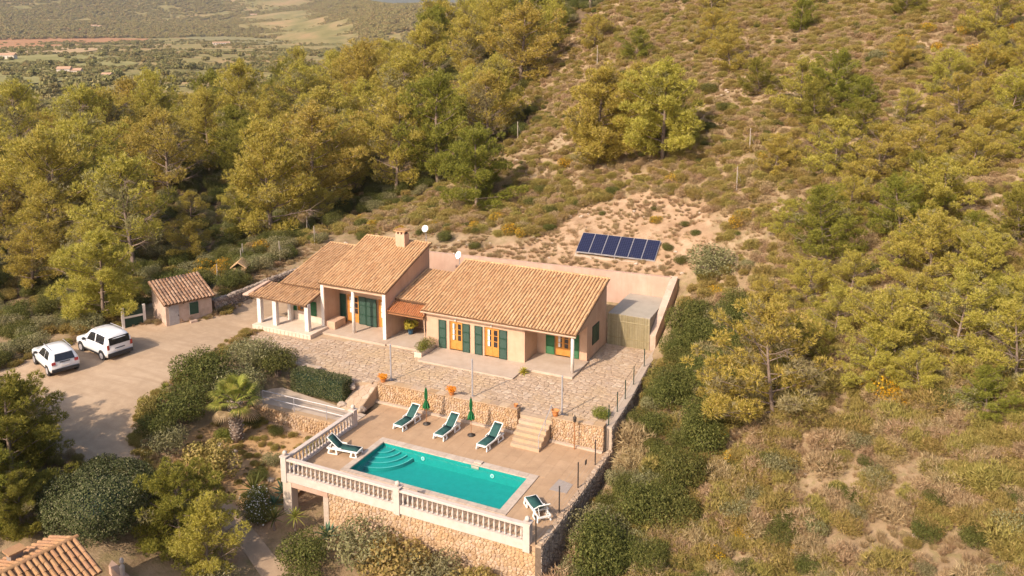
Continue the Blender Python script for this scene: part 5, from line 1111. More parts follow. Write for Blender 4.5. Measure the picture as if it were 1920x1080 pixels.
while tries < 14000 and len(pts) < 140:
    tries += 1; x = RV.uniform(-112, -12); y = RV.uniform(2, 112)
    if not bool(inside(FOREST, x, y)): continue
    d_ = 4.7 if y < 60 else 5.0
    if any((x - a) ** 2 + (y - c) ** 2 < d_ * d_ for a, c in pts): continue
    if float(vnoise(x, y, 12, 9)) < .33 or ((x + 66) / 17) ** 2 + ((y - 33) / 7.0) ** 2 < 1 or ((x + 47) / 9) ** 2 + ((y - 44) / 4.5) ** 2 < 1 or ((x + 55) / 7) ** 2 + ((y - 66) / 4.5) ** 2 < 1: continue
    pts.append((x, y))
for k, (x, y) in enumerate(pts):
    s = RV.choice((.6, .8, 1.0, 1.15, 1.3, 1.5, 1.6)) * RV.uniform(.92, 1.08) * (1 if x < -32 or y > 50 else .85); i = RV.choice((0, 0, 1, 1, 2, 3, 3, 4, 5)); place(fp[i], x, y, RV.uniform(0, 6.28), s, pine_label(i, x, y), sz=RV.uniform(.85, 1.1))
# -- single pines one can point at
SPEC = [(-1.2, 41.5, 9.6, 6, 'big pine of the close trio on the slope above the house, nearest the lone pine'), (5.4, 40.9, 9.2, 6, 'big pine of the close trio on the slope directly above the solar panels'), (1.8, 42.9, 8.6, 5, 'middle pine of the close trio on the slope above the house'),
        (-11.2, 35.4, 8.2, 7, 'lone dark pine standing on the slope behind the chimney'), (-28.0, 83.3, 7.9, 2, 'dark pine on the skyline ridge casting shade on the bare hillside'), (-31.5, 80.4, 8.7, 0, 'pale pine beside the dark one on the skyline ridge'), (-26.2, 91.3, 6.2, 5, 'small pine on the skyline ridge above the dark pine'),
        (13.9, 61.8, 3.9, 2, 'small round dark pine alone high on the open hillside'), (-28.2, 8.2, 7.4, 6, 'bright yellow-green pine shading the shed and the gate panel'), (-14.4, -9.0, 6.4, 7, 'broad dark pine overhanging the gravel drive bend above the gate lodge'), (-18.6, -8.6, 5.6, 7, 'spreading pine behind the broad dark pine at the drive bend'),
        (-4.8, -7.0, 5.0, 7, 'dense dark green pine between the round bush and the footpath'), (-2.6, -7.4, 4.4, 5, 'small pine beside the lower footpath below the pool wall'), (-33, 11, 7.2, 3, 'pine with bare grey limbs behind the bright pine by the shed')]
SPEC += [(-13.0, -11.6, 5.0, 7, 'low dark pine hugging the ground behind the lodge roof'), (-16.6, -11.5, 5.2, 7, 'dark pine in the shady corner above the lodge'), (-11.2, -10.6, 3.6, 7, 'small dark pine between the round bush and the shady corner'), (-16.0, -7.2, 4.6, 7, 'low spreading dark pine at the drive bend'), (-20.5, -6.4, 4.2, 7, 'dark pine beside the gravel drive end')]
for x, y, hh, i, lab in SPEC: place(pine_proto(i, lab, None), x, y, RV.uniform(0, 6.28), hh / 8.0, lab, sz=.95)
# -- young pines of the scrub hillside
HPL = 'low bushy pine growing among the scrub of the open hillside'
hp = [tree_thing('young_pine', HPL, 'pine', 'young pines on the scrub hillside', (('trunk', a), ('crown', c))) for a, c in [pine_parts(20 + k, 4.0, 1.9, b_, 62, .04, .8, m_, dy, 32) for k, (b_, m_, dy) in enumerate(((.2, L_pine, .25), (.06, L_pine, .12), (.28, L_pine, .4), (.1, L_pined, .1)))]]
HP = [(19.9, 10.6, 6.2), (16.5, 44.6, 4.4), (19.5, 45.0, 4.3), (18.2, 41.5, 3.7), (8.1, 55.3, 4.0), (31.7, 54.9, 4.5), (27.7, 45.0, 3.4), (28.5, 39.6, 3.8), (32.0, 38.8, 3.9), (20.6, 34.9, 4.0), (23.7, 33.5, 3.9), (26.2, 33.7, 3.4), (20.9, 25.4, 4.7), (25.2, 26.7, 3.9), (27.7, 28.1, 4.1), (31.8, 24.9, 3.2), (27.5, 21.3, 4.3), (25.9, 14.3, 4.1), (28.7, 14.4, 4.4), (31.0, 12.1, 4.2), (24.9, 12.9, 3.0), (27.0, 12.0, 2.4), (30.0, 10.3, 2.4), (21.8, 38.9, 3.1), (25.1, 40.5, 2.7), (30.4, 46.8, 2.8), (15.7, 36.1, 3.1), (23.1, 21.2, 2.8), (30.3, 20.1, 3.5), (31.6, 16.0, 3.2), (22.0, 28.9, 3.1), (18.1, 28.7, 2.4), (4.3, 62.1, 3.7), (29.5, 33.1, 3.1), (11.9, 49.1, 3.2),
      (22.6, 17.2, 3.0), (17.6, 20.6, 2.6), (34, 33, 3.5), (35, 20, 3.6), (36, 44, 3.6), (24, 50, 2.8), (-4, 62, 3.4), (-12, 70, 3.8), (2, 72, 3.4), (14, 70, 3.3), (24, 62, 3.0), (34, 64, 3.6)]
for _ in range(85):
    x = RV.uniform(17, 40); y = RV.uniform(10, 52)
    if not any((x - a) ** 2 + (y - c) ** 2 < 4 for a, c, _h in HP): HP.append((x, y, RV.uniform(1.6, 3.2)))
LOOKH = ('thin-crowned young pine', 'full yellow-green young pine', 'half-bare young pine with grey limbs', 'dark green young pine')
for k, (x, y, hh) in enumerate(HP):
    i = 2 if k in (0, 18, 24) else RV.choice((0, 1, 1, 3, 0))
    lab = ('tall ' if hh > 3.2 else 'low ') + LOOKH[i] + (' high on the upper scrub hillside' if y > 44 else ' on the middle of the scrub hillside' if y > 23 else ' on the lowest part of the scrub hillside')
    place(hp[i], x, y, RV.uniform(0, 6.28), hh / 4.3 * 1.28, lab if k else 'largest bushy pine with bare grey limbs on the scrub slope', sz=.92)
# -- shrubs
def shrub(name, lab, cat, group, fol, st_, extra=()): return tree_thing(name, lab, cat, group, (('foliage', fol),) + ((('stem', st_),) if st_ else ()) + tuple(extra))
st_s = stems(1, .7, .7, 7, .02)
MA = [cloud(30 + k, 1.05, 1.35, 5200, L_mast, (.05, .105), .5, 12) for k in range(3)]; OL = [cloud(40 + k, 1.0, 1.4, 2600, L_olive, (.07, .13), .4, 10) for k in range(2)]
HE = [cloud(50 + k, .6, .62, 900, L_heath, (.10, .2), .5, 7, kind='needle', w=.012, up=.7) for k in range(3)]; DR = [cloud(60 + k, .55, .55, 620, L_dry, (.10, .22), .5, 7, kind='needle', w=.010, up=.6) for k in range(3)]
GO = [cloud(70 + k, .62, .72, 800, L_heath, (.10, .2), .5, 7, kind='needle', w=.012, up=.7) for k in range(2)]; GF = [cloud(70 + k, .66, .82, 700, L_gorse, (.05, .10), .8, 7, 'blossom', shell=.85, up=.5) for k in range(2)]
ST = [tuft_mesh(80 + k, L_straw, 60, .42, .3) for k in range(2)]
def on_hill(x, y): return (x > 12.9 + .25 * max(0, y - 20) * 0 and not bool(inside(DECK, x, y)))
BAREP = [(18.4, 8.3, 1.2), (21.9, 7.6, 1.5), (24.4, 7.0, 1.6), (26.7, 6.4, 1.3), (22.7, 5.6, 1.4), (26.1, 2.5, 1.8), (28.5, 1.7, 1.6), (8.7, 50.1, 1.7), (13.1, 38.9, 1.3), (21.9, 21.1, 1.2), (14.2, 27.7, 1.6), (30.4, 28.7, 1.5), (-10.9, 45.6, 2.2), (-7.7, 46.5, 2), (12.8, 31.5, 1.4), (16.5, 33, 1.1)]
def is_bare(x, y): return any((x - a) ** 2 + (y - c) ** 2 < r_ * r_ * .5 for a, c, r_ in BAREP)
ML = 'dense dark green mastic shrub on the slope below the terrace kerb'
mp = [shrub('mastic_shrub', ML, 'shrub', 'mastic shrubs beside the terrace', f, st_s) for f in MA]; mo = [shrub('wild_olive_bush', 'x', 'shrub', 'olive bushes beside the terrace', f, st_s) for f in OL]; md = [shrub('dry_bush', 'x', 'shrub', 'dry bushes beside the terrace', f, None) for f in DR[:2]]
pts = []; t_ = 0
while len(pts) < 96 and t_ < 6000:
    t_ += 1; y = RV.uniform(-5, 21.5); x = RV.uniform(12.6, 17.5 if y > 6 else 17)
    if x < np.interp(y, [-5, 8, 12, 20], [13.2, 12.9, 12.7, 12.0]) or (x > 15.5 and y < 10 and RV.random() < .6): continue
    if any((x - a) ** 2 + (y - c) ** 2 < 1.0 for a, c in pts): continue
    pts.append((x, y)); r_ = RV.random()
    if r_ < .64: place(RV.choice(mp), x, y, RV.uniform(0, 6.28), RV.uniform(.65, 1.45), ML, sz=RV.uniform(1.0, 1.5))
    elif r_ < .90: place(RV.choice(mo), x, y, RV.uniform(0, 6.28), RV.uniform(.6, 1.15), 'grey-olive bush among the mastic shrubs below the terrace kerb', sz=RV.uniform(.8, 1.3))
    else: place(RV.choice(md), x, y, RV.uniform(0, 6.28), RV.uniform(1.5, 2.3), 'dry brown bush among the mastic shrubs below the terrace kerb', sz=RV.uniform(.8, 1.2))
OLL = 'grey-green wild olive bush among the hillside scrub'
op = [shrub('wild_olive_bush', OLL, 'shrub', 'wild olive bushes on the hillside', f, st_s) for f in OL]
for k in range(46):
    for _ in range(30):
        x = RV.uniform(13, 40); y = RV.uniform(-6, 62)
        if not is_bare(x, y) and (x > 17.5 or y > 22): break
    place(RV.choice(op), x, y, RV.uniform(0, 6.28), RV.uniform(.5, 1.0), OLL)
place(op[0], 13.2, 26.0, 1, 1.9, 'large silvery olive bush at the corner of the yard wall'); place(op[1], 13.0, 1.6, 2, 1.4, 'silvery grey bush against the shaded wall of the pool terrace')
for k in range(34):                                                        # dark evergreen shrubs on the back slopes
    x = RV.uniform(-24, 11); y = RV.uniform(27.5, 56)
    if bool(inside(BARE, x, y)) or is_bare(x, y): continue
    place(RV.choice(mp), x, y, RV.uniform(0, 6.28), RV.uniform(.4, .85), 'dark green shrub on the open slope behind the house', 'shrubs on the slope behind the house')
for x, y, s in ((-10.2, 28.0, .8), (-6.8, 27.2, .55), (9.2, 28.8, .5), (10.6, 27.4, .55), (11, 30.2, .45), (9.8, 31.4, .4), (2.2, 33.4, .35), (-1.4, 31.2, .35), (6.6, 33.8, .3)): place(RV.choice(mp), x, y, RV.uniform(0, 6), s, 'small green shrub on the bare earth round the solar panels', 'small shrubs round the solar panels')
gp_ = {}
GOR = [('yellow flowering gorse bush behind the shed and the kennel', [(-28.6, 26.0, 1.5), (-29.6, 29.8, 1.2), (-29.5, 19.2, 1.8), (-28.3, 20.5, 1.4), (-27.0, 21.2, 1.1), (-31.5, 18.0, 1.4), (-26.6, 18.6, 1.4), (-27.8, 17.2, 1.5), (-25.9, 20.6, 1.2), (-23.3, 34.5, 1.0), (-20.4, 32.0, 1.0), (-15.5, 37.5, .9)]),
       ('yellow flowering gorse bush on the slope between house and lone pine', [(-7.4, 32.4, 1.1), (-5.0, 30.1, 1.3), (-3.8, 29.8, 1.0), (-8.6, 30.6, 1.0), (-13, 31, .9), (-16, 30, .9), (-4.6, 41.8, 1.2), (-2.2, 42.5, .9), (7.1, 37.3, 1.1), (7.3, 32.1, .8), (-10, 39, .8), (-14, 44, .8)]),
       ('yellow flowering gorse bush beside the scrub track above the yard corner', [(14.0, 30.6, 1.2), (14.6, 31.4, 1.0), (16.8, 37.0, 1.0), (14.1, 24.1, 1.0), (15.0, 22.7, .9), (13.8, 18.7, .8), (14.4, 38.7, .8), (20.0, 37.0, .8)]),
       ('yellow flowering gorse bush high on the upper hillside', [(30.0, 51.5, 1.3), (32.3, 48.8, 1.5), (31.2, 50.0, 1.3), (27.1, 53.2, 1.1), (33.1, 54.8, 1.1), (22.7, 53.0, 1.0), (26.1, 57.6, 1.2), (33.6, 46, 1.2), (34.5, 51, 1.3), (29, 56, 1.0), (24, 56, 1.0), (35, 43, 1.1)]),
       ('yellow flowering gorse bush among the lower scrub below the young pines', [(25.2, 12.4, 1.6), (24.4, 12.8, 1.2), (26.3, 11.5, 1.0), (25.6, 11.7, 1.2), (23.1, 21.2, .8), (22.7, 1.8, .7), (19.2, 1.3, .9), (17.5, 9.6, 1.0), (18.6, 7.5, 1.0), (28.9, 10.9, .6), (20.2, 2.6, .7), (31, 3.5, .9)])]
go = [shrub('gorse_bush', GOR[0][0], 'gorse', 'flowering gorse bushes', GO[k], st_s, (('blossom', GF[k]),)) for k in range(2)]
for lab, L_ in GOR:
    for x, y, s in L_: place(RV.choice(go), x, y, RV.uniform(0, 6.28), s * 1.0, lab)
HL = 'low olive-brown heath shrub on the near scrub hillside'; DL = 'dry brown twiggy shrub on the near scrub hillside'
hs = [shrub('heath_shrub', HL, 'shrub', 'heath shrubs on the hillside', f, None) for f in HE]; ds = [shrub('dry_shrub', DL, 'shrub', 'dry shrubs on the hillside', f, None) for f in DR]
for _ in range(70):
    x = RV.uniform(15.5, 36); y = RV.uniform(-7, 13)
    if is_bare(x, y): continue
    j = RV.random()
    if j < .5: place(RV.choice(op), x, y, RV.uniform(0, 6.28), RV.uniform(.45, .95), 'grey-olive bush standing out of the low scrub on the lowest slope', 'bushes of the lowest slope')
    else: place(RV.choice(mp), x, y, RV.uniform(0, 6.28), RV.uniform(.4, .85), 'green bush standing out of the low scrub on the lowest slope', 'bushes of the lowest slope')
k = 0
while k < 420:
    x = RV.uniform(15, 36); y = RV.uniform(-7, 20)
    if is_bare(x, y) or vnoise(x, y, 3.5, 4) < .25: continue
    k += 1
    if RV.random() < .55: place(RV.choice(hs), x, y, RV.uniform(0, 6.28), RV.uniform(.8, 1.8), HL)
    else: place(RV.choice(ds), x, y, RV.uniform(0, 6.28), RV.uniform(.8, 1.7), DL)

# -- masses nobody could count: scattered with geometry nodes
def scatter(name, label, meshes, P, S, I, seed=0):
    me = bpy.data.meshes.new(name); me.vertices.add(len(P)); me.vertices.foreach_set('co', np.asarray(P, np.float32).ravel())
    for nm, ty, dat in (('scl', 'FLOAT', S), ('idx', 'INT', I), ('rot', 'FLOAT', np.random.RandomState(seed).uniform(0, 6.28, len(P)))):
        a = me.attributes.new(nm, ty, 'POINT'); a.data.foreach_set('value', np.asarray(dat, np.float32 if ty == 'FLOAT' else np.int32))
    o = link_mesh(name, me); tag(o, label, None, None, 'stuff')
    ng = bpy.data.node_groups.new(name, 'GeometryNodeTree'); ng.interface.new_socket('Geometry', in_out='INPUT', socket_type='NodeSocketGeometry'); ng.interface.new_socket('Geometry', in_out='OUTPUT', socket_type='NodeSocketGeometry')
    N = ng.nodes; L_ = ng.links; gi = N.new('NodeGroupInput'); go_ = N.new('NodeGroupOutput'); ip = N.new('GeometryNodeInstanceOnPoints'); gti = N.new('GeometryNodeJoinGeometry')
    for m_ in meshes[::-1]:
        so = bpy.data.objects.new('source_' + m_.name, m_); oi = N.new('GeometryNodeObjectInfo'); oi.inputs['Object'].default_value = so; oi.inputs['As Instance'].default_value = False
        g2 = N.new('GeometryNodeGeometryToInstance'); L_.new(oi.outputs['Geometry'], g2.inputs[0]); L_.new(g2.outputs[0], gti.inputs[0])
    def attr(nm, ty):
        a = N.new('GeometryNodeInputNamedAttribute'); a.data_type = ty; a.inputs['Name'].default_value = nm; return a.outputs['Attribute']
    L_.new(gi.outputs[0], ip.inputs['Points']); L_.new(gti.outputs[0], ip.inputs['Instance']); ip.inputs['Pick Instance'].default_value = True
    L_.new(attr('idx', 'INT'), ip.inputs['Instance Index']); cx = N.new('ShaderNodeCombineXYZ'); L_.new(attr('rot', 'FLOAT'), cx.inputs[2]); L_.new(cx.outputs[0], ip.inputs['Rotation']); L_.new(attr('scl', 'FLOAT'), ip.inputs['Scale']); L_.new(ip.outputs[0], go_.inputs[0])
    md = o.modifiers.new('scatter', 'NODES'); md.node_group = ng; return o
RS = np.random.RandomState(5)
def ground_points(n_, x0, x1, y0, y1, keep):
    x = RS.uniform(x0, x1, n_); y = RS.uniform(y0, y1, n_); k = keep(x, y); x = x[k]; y = y[k]; return np.stack([x, y, h(x, y) - .03], -1)
def bare_mask(x, y):
    b_ = np.zeros(x.shape, bool)
    for a, c, r_ in BAREP: b_ |= (x - a) ** 2 + (y - c) ** 2 < (r_ * (.25 + 1.0 * vnoise(x, y, .9, 6))) ** 2
    return b_
kp = lambda x, y: ((x > np.interp(y, [-14, 8, 12, 20, 26, 30], [12.8, 12.6, 12.2, 11.7, 12.0, 12.5])) | (y > 29.5)) & ~inside(BARE, x, y) & ~bare_mask(x, y) & (vnoise(x, y, 4.2, 11) + .5 * vnoise(x, y, 1.5, 12) > .36) & ~inside(FOREST, x, y)
P = ground_points(46000, -32, 56, -14, 118, kp); P = P[(P[:, 0] > 12) | (P[:, 1] > 26.5)]
I = RS.choice(8, len(P), p=[.15, .14, .13, .13, .12, .10, .19, .04]); S = RS.uniform(.3, 1.15, len(P)) * np.where(I == 7, .45, 1) * np.where(vnoise(P[:, 0], P[:, 1], 6, 2) > .5, 1.1, .85)
scatter('scrub', 'mixed low garrigue scrub covering the hillside', HE + DR + ST[:1] + [MA[0]], P, S, I)
ks = lambda x, y: (((x > 12.6) | (y > 26.2)) | ((x < -22.2) & (y > 12))) & (bare_mask(x, y) | inside(BARE, x, y) | (vnoise(x, y, 3, 15) > .42)) & ~inside(FOREST, x, y)
P = ground_points(42000, -32, 42, -12, 80, ks); I = RS.randint(0, 2, len(P)); scatter('dry_grass', 'tufts of dry straw-coloured grass on the bare slopes', ST, P, RS.uniform(.35, 1.0, len(P)), I, 2)
kf = lambda x, y: inside(FOREST, x, y) | ((x < -27.5) & (x > -70) & (y > -14) & (y < 16)) | ((x < -22.5) & (y > 13) & (y < 30) & (x > -34)) | ((x < -16) & (y < -6.5))
P = ground_points(9000, -110, -12, -20, 110, kf); I = RS.choice(5, len(P), p=[.3, .25, .2, .15, .1]); scatter('undergrowth', 'shrubby undergrowth below the pines beside the drive', [MA[1], HE[0], OL[0], DR[0], HE[1]], P, RS.uniform(.5, 1.2, len(P)), I, 3)

def edge_points(n_):
    q = []; rr = random.Random(8)
    for _ in range(n_):
        i = rr.randrange(len(DRIVE)); a = DRIVE[i]; c = DRIVE[(i + 1) % len(DRIVE)]; t_ = rr.random(); q.append((a[0] + (c[0] - a[0]) * t_ + rr.gauss(0, .28), a[1] + (c[1] - a[1]) * t_ + rr.gauss(0, .28)))
    q = np.array(q); q = q[~inside(YARD, q[:, 0], q[:, 1])]; return np.column_stack([q, h(q[:, 0], q[:, 1]) + .02])
P = edge_points(1500); scatter('weeds', 'low weeds and dry grass along the edges of the drive', [ST[0], HE[2], DR[2]], P, RS.uniform(.2, .6, len(P)), RS.choice(3, len(P), p=[.6, .25, .15]), 11)
kg = lambda x, y: (inside([(-11.2, 3.2), (-10.8, -2.6), (-8.2, -4.0), (-5.6, -2.8), (-2.9, -3.4), (-2.95, 3.2)], x, y))
P = ground_points(900, -11.5, -2.9, -4, 3.4, kg); scatter('garden_grass', 'sparse dry grass on the orange earth round the palm', [ST[0], ST[1], HE[1]], P, RS.uniform(.15, .5, len(P)), RS.choice(3, len(P), p=[.45, .4, .15]), 12)

# ---------------------------------------------------------------- garden plants
def boxleaf(seed, x0, x1, y0, y1, z0, z1, n_, mat, rnd=.12, leaf=(.06, .11)):
    """leaves over the faces of a clipped box, corners rounded, surface uneven"""
    rg = np.random.RandomState(seed); c = np.array([(x0 + x1) / 2, (y0 + y1) / 2, (z0 + z1) / 2]); e = np.array([x1 - x0, y1 - y0, z1 - z0]) / 2
    p_ = rg.uniform(-1, 1, (n_, 3)); a = rg.choice(3, n_, p=[.2, .4, .4]); s = rg.choice([-1, 1], n_); p_[np.arange(n_), a] = s; nr = np.zeros((n_, 3)); nr[np.arange(n_), a] = s
    q = p_ * (e - rnd) + unit(np.sign(p_) * np.abs(p_) ** 6 + nr * .001) * rnd; q += rg.normal(0, .035, q.shape); v, f = leaves(rg, c + q, nr, leaf[0], leaf[1], .55, .7); return v, f
def solid_core(x0, x1, y0, y1, z0, z1): return MB().box(x0, x1, y0, y1, z0, z1)
hd = thing('hedge', 'boxy clipped dark green hedge between the terrace and the garden path', 'hedge', (-6.7, 6.45, .25)); v, f = boxleaf(1, -8.85, -4.75, 5.95, 7.05, .25, 1.62, 15000, L_clip)
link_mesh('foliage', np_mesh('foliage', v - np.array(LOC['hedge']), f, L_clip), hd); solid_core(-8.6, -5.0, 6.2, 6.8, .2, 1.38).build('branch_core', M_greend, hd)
def dome_bush(seed, R, Hh, n_, mat, leaf=(.07, .13)):
    rg = np.random.RandomState(seed); d = unit(rg.normal(0, 1, (n_, 3))); d[:, 2] = np.abs(d[:, 2]) * 1.0 - .35 * (rg.uniform(0, 1, n_) < .35); d = unit(d); sq = (np.abs(d) ** 3.2).sum(-1, keepdims=True) ** (-1 / 3.2)
    lump = 1 + .07 * np.sin(d[:, :1] * 7 + seed) * np.cos(d[:, 1:2] * 6) + .05 * np.sin(d[:, 1:2] * 17) * np.cos(d[:, 2:] * 15 + d[:, :1] * 9); p_ = d * sq * [R, R, Hh * .55] * lump * rg.uniform(.88, 1.03, (n_, 1)) + [0, 0, Hh * .47]; k = p_[:, 2] > .05
    return leaves(rg, p_[k], d[k], leaf[0], leaf[1], .55, .6)
bb = thing('clipped_bush', 'huge rounded clipped dark bush at the bend of the drive behind the lodge', 'bush', (-8.6, -8.2, float(h(-8.6, -8.2))), local=True); v, f = dome_bush(3, 2.45, 3.0, 32000, L_clip); link_mesh('foliage', np_mesh('foliage', v, f, L_clip), bb); link_mesh('stem', stems(5, 2.2, 2.6, 9, .09), bb)
q = MB().lathe([(.4, 0), (1.5, .5), (1.85, 1.1), (1.75, 1.9), (1.1, 2.35), (.2, 2.5)], 14); link_mesh('branch_core', mk_mesh('branch_core', q.v, q.f, M_greend, True), bb)
# broad evergreen trees in the garden
GTm = [(cloud(90 + k, 1.9, 3.0, 7500, L_mast if k else L_olive, (.09, .16), .5, 13, 'crown'), stems(90 + k, 1.5, 2.3, 8, .08)) for k in range(2)]
gt = [tree_thing('evergreen_tree', 'x', 'tree', 'broad evergreens beside the drive', (('crown', c), ('trunk', s))) for c, s in GTm]
for k, (x, y, s, lab) in enumerate(((-13.2, 3.0, 1.1, 'broad dark evergreen tree at the drive edge behind the palm'), (-12.0, 6.3, .95, 'broad evergreen tree at the corner of the paved terrace'), (-12.0, .3, .95, 'round evergreen tree below the drive bend, in front of the palm'), (-11.0, 3.4, 1.0, 'dense evergreen tree directly behind the palm crown'), (-10.4, 6.6, .8, 'small evergreen tree at the end of the clipped hedge'))):
    place(gt[(k + 1) % 2], x, y, RV.uniform(0, 6), s, lab)
sm = lambda lab, nm, fol, x, y, s, extra=(), cat='shrub', st__=st_s, sz=None: place(shrub(nm, lab, cat, None, fol, st__, extra), x, y, RV.uniform(0, 6), s, lab, sz=sz)
WF = cloud(95, 1.0, 1.45, 160, L_wflow, (.08, .13), .9, 9, 'blossom', shell=.92); OF = cloud(96, .36, .3, 420, L_oflow, (.05, .09), .8, 6, 'blossom', shell=.7)
BR = cloud(97, .95, 1.3, 2600, L_bright, (.08, .14), .5, 9); YB = cloud(98, 1.0, 1.3, 2600, L_heath, (.08, .15), .5, 9)
sm('yellow-olive rounded shrub beside the footpath junction', 'garden_shrub', YB, -7.9, -2.0, 1.7); sm('tall narrow clipped shrub at the drive edge', 'garden_shrub', YB, -13.5, -1.0, .75, sz=1.8); sm('brownish shrub along the curve of the drive', 'garden_shrub', OL[0], -10.8, -2.2, 1.3); sm('dark shrub between the drive and the evergreen trees', 'garden_shrub', MA[2], -12.2, -1.6, 1.2)
sm('white flowering shrub beside the lower footpath', 'flowering_shrub', MA[0], -4.3, -2.5, .85, (('blossom', WF),)); sm('white flowering shrub nearest the agaves', 'flowering_shrub', MA[1], -3.4, -3.2, .85, (('blossom', WF),))
sm('leafy shrub against the balustrade wall below the lounger', 'garden_shrub', OL[1], -4.0, 2.4, .85); sm('small round shrub in the orange garden earth', 'garden_shrub', OL[0], -5.7, .5, .7); sm('dark shrub under the curved path wall', 'garden_shrub', MA[2], -9.3, 2.6, .8); sm('little shrub at the foot of the curved path wall', 'garden_shrub', MA[0], -7.3, 2.7, .5); sm('small dark bush beside the agave cluster', 'garden_shrub', MA[2], -5.6, -.8, .6); sm('little shrub at the foot of the palm', 'garden_shrub', BR, -9.7, .9, .6)
for x, y, s, m_, lab in ((.6, -4.6, 1.35, MA[1], 'large dark shrub below the end of the stone pool wall'), (3.2, -3.5, 1.89, OL[0], 'olive-brown bush in front of the stone pool wall'), (5.2, -3.5, 1.82, YB, 'yellow-brown bush below the middle balustrade pier'), (7.3, -3.5, 1.62, OL[1], 'grey-green bush in front of the stone pool wall'), (9.4, -3.5, 1.49, YB, 'olive bush below the balustrade end pier'), (11.2, -3.9, 1.0, MA[0], 'dark bush at the foot of the pool wall corner'), (13.4, -3.6, 1.1, BR, 'bright yellow-green bush beside the shaded wall corner'), (1.9, -6.3, 1.2, MA[2], 'dark bush beside the end of the footpath'), (4.3, -6.4, 1.2, OL[1], 'grey bush on the slope below the pool wall'), (6.6, -6.2, 1.2, YB, 'brown-green bush on the slope below the pool wall'), (9, -6, 1.2, MA[1], 'dark leafy bush on the slope below the pool wall'), (-6.5, -5.8, 1.2, OL[0], 'grey shrub at the edge of the footpath'), (-1.4, -8.4, 1.3, OL[1], 'grey-olive bush under the small footpath pine'), (-7.0, -6.4, 1.1, YB, 'yellow-green bush between the drive end and the footpath')):
    sm(lab, 'garden_shrub', m_, x, y, s)
# agaves and yuccas
def rosette(seed, n_, L_, w, mat, lift=(.2, 1.2), droop=.25, name='leaf'):
    rg = np.random.RandomState(seed); out = []
    for k in range(n_):
        a = k * 2.4; el = lift[0] + (lift[1] - lift[0]) * (k / n_) + rg.uniform(-.1, .1); l_ = L_ * rg.uniform(.8, 1.1); d = np.array([math.cos(a) * math.cos(el), math.sin(a) * math.cos(el), math.sin(el)]); sd = np.array([-math.sin(a), math.cos(a), 0]); vs_ = []
        for s, ww in ((0, .5), (.35, 1), (.7, .7), (1, .03)):
            c = d * l_ * s - np.array([0, 0, droop * l_ * s * s]); up = np.array([0, 0, .25 * w]); vs_ += [c - sd * w * ww * .5 + up * ww, c, c + sd * w * ww * .5 + up * ww]
        out.append(mk_mesh(name, vs_, [(3 * i + j, 3 * i + j + 1, 3 * i + j + 4, 3 * i + j + 3) for i in range(3) for j in range(2)], mat, True))
    return out
def rosette_thing(name, lab, cat, x, y, ms, stem=0, z=None, sc_=1):
    t = thing(name, lab, cat, (x, y, (float(h(x, y)) if z is None else z)), None, local=True); t.scale = (sc_,) * 3; t.rotation_euler = (0, 0, RV.uniform(0, 6))
    if stem: MB().tube([(0, 0, -.1), (.05, .02, stem * .5), (0, 0, stem)], [.09, .07, .06], 7).build('trunk', M_bark, t)
    for m_ in ms: o = link_mesh('leaf', m_, t); o.location = (0, 0, stem)
    return t
AG = rosette(1, 22, .85, .16, L_agave, (.25, 1.35), .1); YU = rosette(2, 34, .75, .07, L_palm, (-.2, 1.4), .25); YD = rosette(3, 30, .9, .08, L_mast, (.1, 1.4), .1)
rosette_thing('agave', 'blue-green agave beside the corner pier of the pool terrace', 'agave', -3.7, -.9, AG); rosette_thing('agave', 'smaller blue-green agave beside the corner pier', 'agave', -3.5, -1.9, AG, sc_=.8); rosette_thing('yucca', 'dark spiky yucca beside the garden path stone', 'yucca', -5.1, -1.7, YD, .15, sc_=1.2)
rosette_thing('yucca', 'yellow-green yucca on a stem below the pool recess', 'yucca', -1.2, -3.0, YU, .9, sc_=1.0); rosette_thing('yucca', 'dark yucca in the shade beside the flowering shrub', 'yucca', -2.3, -3.3, YD, .6); rosette_thing('agave', 'bright green agave in front of the stone pool wall', 'agave', .9, -3.0, AG, .5, sc_=1.0); rosette_thing('yucca', 'small fan-leaved yucca at the gravel drive edge', 'yucca', -14.6, 1.2, YU, .5, sc_=.7)
rosette_thing('garden_plant', 'bright yellow-green rosette plant beside the main porch floor', 'plant', 4.25, 13.0, rosette(5, 30, .5, .10, L_yell, (.1, 1.4), .15), 0, 1.2)
